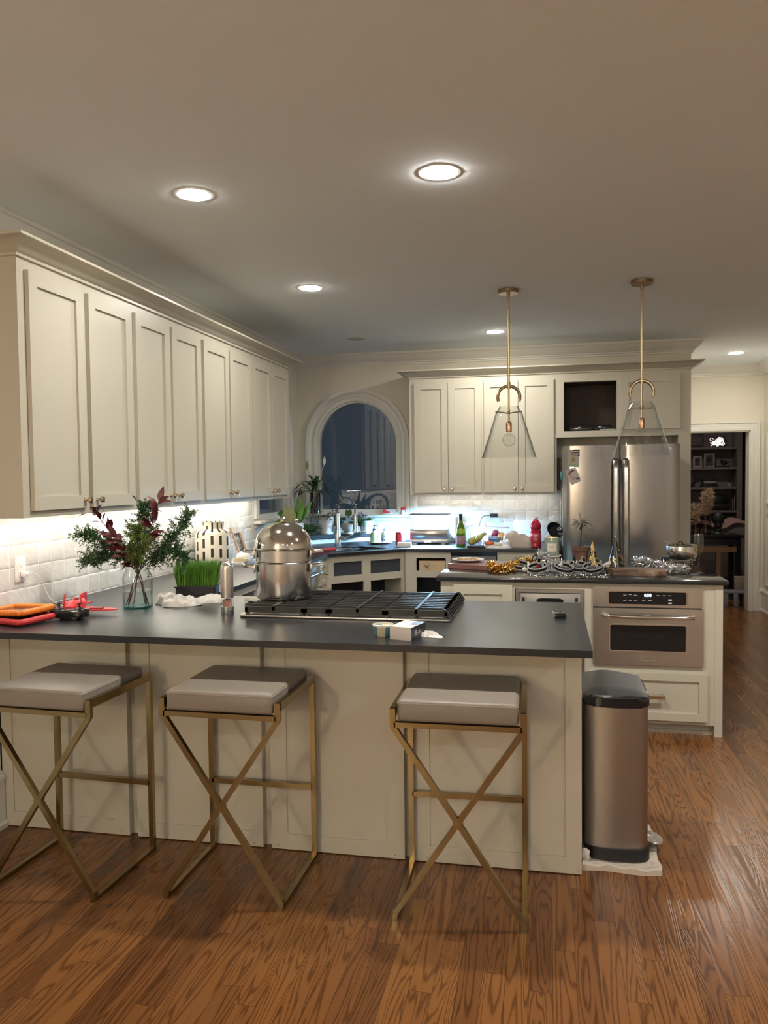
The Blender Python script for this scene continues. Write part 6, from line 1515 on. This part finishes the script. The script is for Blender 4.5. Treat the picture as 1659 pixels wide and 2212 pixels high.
frame('larger pale picture frame on the second shelf of the bookcase',2.095,2.245,0.20,pbr('tan_frame',(0.36,0.32,0.31),0.5))
box_thing('dark_book','flat dark book on the second shelf right of the pale frame','book',2.26,2.46,9.55,9.70,1.641,1.66,mdk)
one('bird_figure', MB().ball((0,0,0.045),0.035,14,(1.3,0.8,0.9)).ball((-0.04,0,0.075),0.018,12).tube([(0.03,0,0.05),(0.12,0,0.06)],[0.012,0.002],8).box(-0.012,0.012,-0.01,0.01,0,0.02), mdk, 'small dark bird ornament on the second shelf of the bookcase', 'ornament', (2.38,9.62,1.6605))
for k, (a, b, z0, z1, lab) in enumerate(((2.06,2.295,1.351,1.375,'bottom'),(2.075,2.275,1.3755,1.405,'second'),(2.09,2.262,1.4055,1.44,'third'),(2.085,2.262,1.4405,1.47,'top'))):
    box_thing('dark_book','dark book lying %s of the stack on the third shelf' % {'bottom':'at the bottom','second':'second from the bottom','third':'third from the bottom','top':'on top'}[lab],'book',a,b,9.55,9.72,z0,z1, mfr if k == 2 else mdk, 'stacked books in the bookcase')
t = thing('pen_pot','little cup holding one dark pen on the third shelf','pen holder',(2.45,9.6,1.351))
add('cup', MB().lathe([(0,0),(0.03,0),(0.032,0.03),(0.015,0.05),(0,0.05)], n=16), mfr, t); add('pen', MB().tube([(0,0,0.045),(0.055,0,0.155)], 0.007, 8), mdk, t)
one('round_ornament', MB().ball((0,0,0.09),0.09,20), pbr('grey_globe',(0.07,0.07,0.08),0.5), 'dark round ornament at the left of the third shelf', 'ornament', (1.90,9.62,1.351))
one('dark_bag', MB().ball((0,0,0.12),0.14,20,(1.15,0.5,0.8)).box(-0.18,0.18,-0.07,0.07,0.0,0.08,0.01), mdk, 'dark rounded bag on the lowest shelf of the bookcase', 'bag', (2.28,9.63,1.025), smooth=50)
for k in range(5): box_thing('upright_book','thin upright book %s on the lowest shelf of the bookcase' % ['leftmost','second from the left','in the middle','second from the right','rightmost'][k],'book',2.465+0.012*k,2.474+0.012*k,9.52,9.56,1.011,1.16+0.015*k,[mdk,mfr][k%2],'upright books on the lowest shelf')
# sofa with a pink blanket
t = thing('sofa','grey sofa back in the dim room beyond the doorway','sofa',(2.2,9.0,0))
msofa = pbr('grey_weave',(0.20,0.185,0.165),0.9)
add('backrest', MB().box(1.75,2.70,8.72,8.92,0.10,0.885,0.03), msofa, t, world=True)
add('seat', MB().box(1.75,2.70,8.92,9.4,0.10,0.45,0.03), msofa, t, world=True)
bl = MB(); pts = []
for i in range(31):
    row = []
    for j in range(9):
        x = 1.78+0.90*i/30; s = j/8; y_ = 8.70+0.25*s; z = 0.892+0.012*math.sin(x*14)+0.035*math.exp(-((x-2.33)/0.10)**2)-(0.09*(0.2-s)/0.2 if s < 0.2 else 0)*(0.4+0.6*math.sin(x*5)**2)
        row.append(bl.v((x,y_ - (0.012 if s < 0.2 else 0),z)))
    pts.append(row)
for i in range(30):
    for j in range(8): bl.bm.faces.new((pts[i][j],pts[i+1][j],pts[i+1][j+1],pts[i][j+1]))
one('pink_blanket', bl, pbr('pink_wool',(0.42,0.28,0.25),0.95), 'rumpled pink blanket over the back of the sofa', 'blanket', (2.2,8.8,0.89), world=True, smooth=60)
# black console table
t = thing('console_table','black console table in the dim room holding vases and a dark bust','table',(1.7,8.2,0))
mcon = pbr('black_lacquer',(0.010,0.010,0.012),0.3)
add('tabletop', MB().box(1.0,2.28,7.95,8.45,0.72,0.757,0.004), mcon, t, world=True)
add('apron', MB().box(1.03,2.25,7.98,8.42,0.63,0.72), mcon, t, world=True, smooth=0)
for x in (1.03,2.19):
    for y_ in (7.98,8.36): add('leg', MB().box(x,x+0.06,y_,y_+0.06,0,0.63), mcon, t, world=True, smooth=0)
t = thing('wooden_bench','plain wooden bench frame under the black console table','bench',(1.9,8.0,0))
mwd = pbr('bench_wood',(0.22,0.12,0.06),0.5,noise=(8,0.2),stretch=(1,8,8))
add('top_rail', MB().box(1.3,2.17,7.84,7.90,0.55,0.615), mwd, t, world=True, smooth=0)
for x in (1.32,1.93): add('leg', MB().box(x,x+0.055,7.845,7.895,0,0.55), mwd, t, world=True, smooth=0)
one('paper_sack', MB().box(-0.07,0.06,-0.05,0.05,0,0.25,0.004), pbr('pale_sack',(0.34,0.29,0.22),0.8), 'pale paper sack standing on the floor under the console table', 'bag', (2.21,7.80,0.0))
t = thing('dark_bust','dark head shaped bust on a round foot on the console table','bust',(2.02,8.2,0.7575))
add('head', MB().ball((0,0,0.20),0.082,22,(0.92,1.0,1.12)).ball((0,-0.01,0.12),0.055,18,(1,1,1.0)).lathe([(0,0),(0.07,0),(0.06,0.015),(0.035,0.03),(0.04,0.09),(0,0.10)],n=24), pbr('dark_green_stone',(0.022,0.028,0.024),0.5), t, smooth=60)
add('foot', MB().lathe([(0,0.0),(0.075,0.0),(0.075,0.008),(0,0.012)], n=24), mcon, t)
one('silver_dish', MB().lathe([(0,0.004),(0.03,0.004),(0.055,0.012),(0.055,0.008),(0.03,0),(0,0)],n=24), M['steel'], 'small silver dish beside the dark bust', 'dish', (2.10,8.05,0.7575))
mpam = pbr('pampas',(0.56,0.43,0.26),0.9,noise=(20,0.3))
def vase(label, x, r, h, plume, seed):
    t = thing('pampas_vase', label, 'vase', (x,8.18,0.7575))
    add('glass', MB().lathe([(0,0.002),(r,0.002),(r*1.05,0.02),(r,h*0.7),(r*0.6,h*0.85),(r*0.6,h),(r*0.6-0.003,h),(r*0.6-0.003,h*0.85),(r-0.004,h*0.7),(r-0.004,0.01),(0,0.008)], n=28), clear('smoky_glass',(0.80,0.76,0.72),(0.3,0.28,0.26)), t)
    random.seed(seed); f = MB()
    for p0_, p1_, wd in plume:
        p0_, p1_ = Vector(p0_), Vector(p1_)
        f.tube([(0,0,0.02), p0_*0.5+Vector((0,0,0.04)), p0_], 0.003, 5)
        for k in range(750):
            s = random.random(); c = p0_.lerp(p1_, s); d = (p1_-p0_).normalized()
            c = c+Vector((random.gauss(0,0.022),random.gauss(0,0.02),0)); v_ = (d*0.8+Vector((random.gauss(0,0.7),random.gauss(0,0.6),random.gauss(0,0.5)))).normalized()
            f.leaf(c, v_, (0,-1,0.2), wd*random.uniform(0.5,1.1)*(1-0.3*s), 0.006, random.uniform(0,0.8), 3)
    add('plume', f, mpam, t, smooth=0)
vase('clear vase with the taller cream pampas plume on the console table',1.86,0.075,0.22,[((0.0,0,0.25),(0.03,0,0.53),0.10),((-0.01,0,0.30),(0.05,0,0.56),0.09)],101)
vase('clear vase with the shorter cream pampas plume at the left of the console table',1.74,0.055,0.20,[((-0.005,0,0.18),(-0.02,0,0.38),0.07)],102)
# plastic step stool on the floor
t = thing('step_stool','grey plastic step stool on the floor in front of the doorway','step stool',(1.97,7.02,0))
msg = pbr('grey_stool',(0.16,0.16,0.17),0.5)
add('top', MB().box(-0.15,0.145,-0.11,0.11,0.155,0.178,0.008), msg, t)
add('legs', MB().box(-0.15,-0.085,-0.11,0.11,0,0.157,0.006).box(0.08,0.145,-0.11,0.11,0,0.157,0.006).box(-0.03,0.02,-0.108,-0.09,0,0.157,0.004).box(-0.15,0.145,0.095,0.11,0.05,0.157), msg, t)
# ceiling lamp added out of view to brighten that room
can('recessed_light', 1.70, 7.75, DINING_FILL, 'added fill light on the ceiling of the room beyond the doorway', None, (1.0,0.80,0.72)).location.z = 2.70
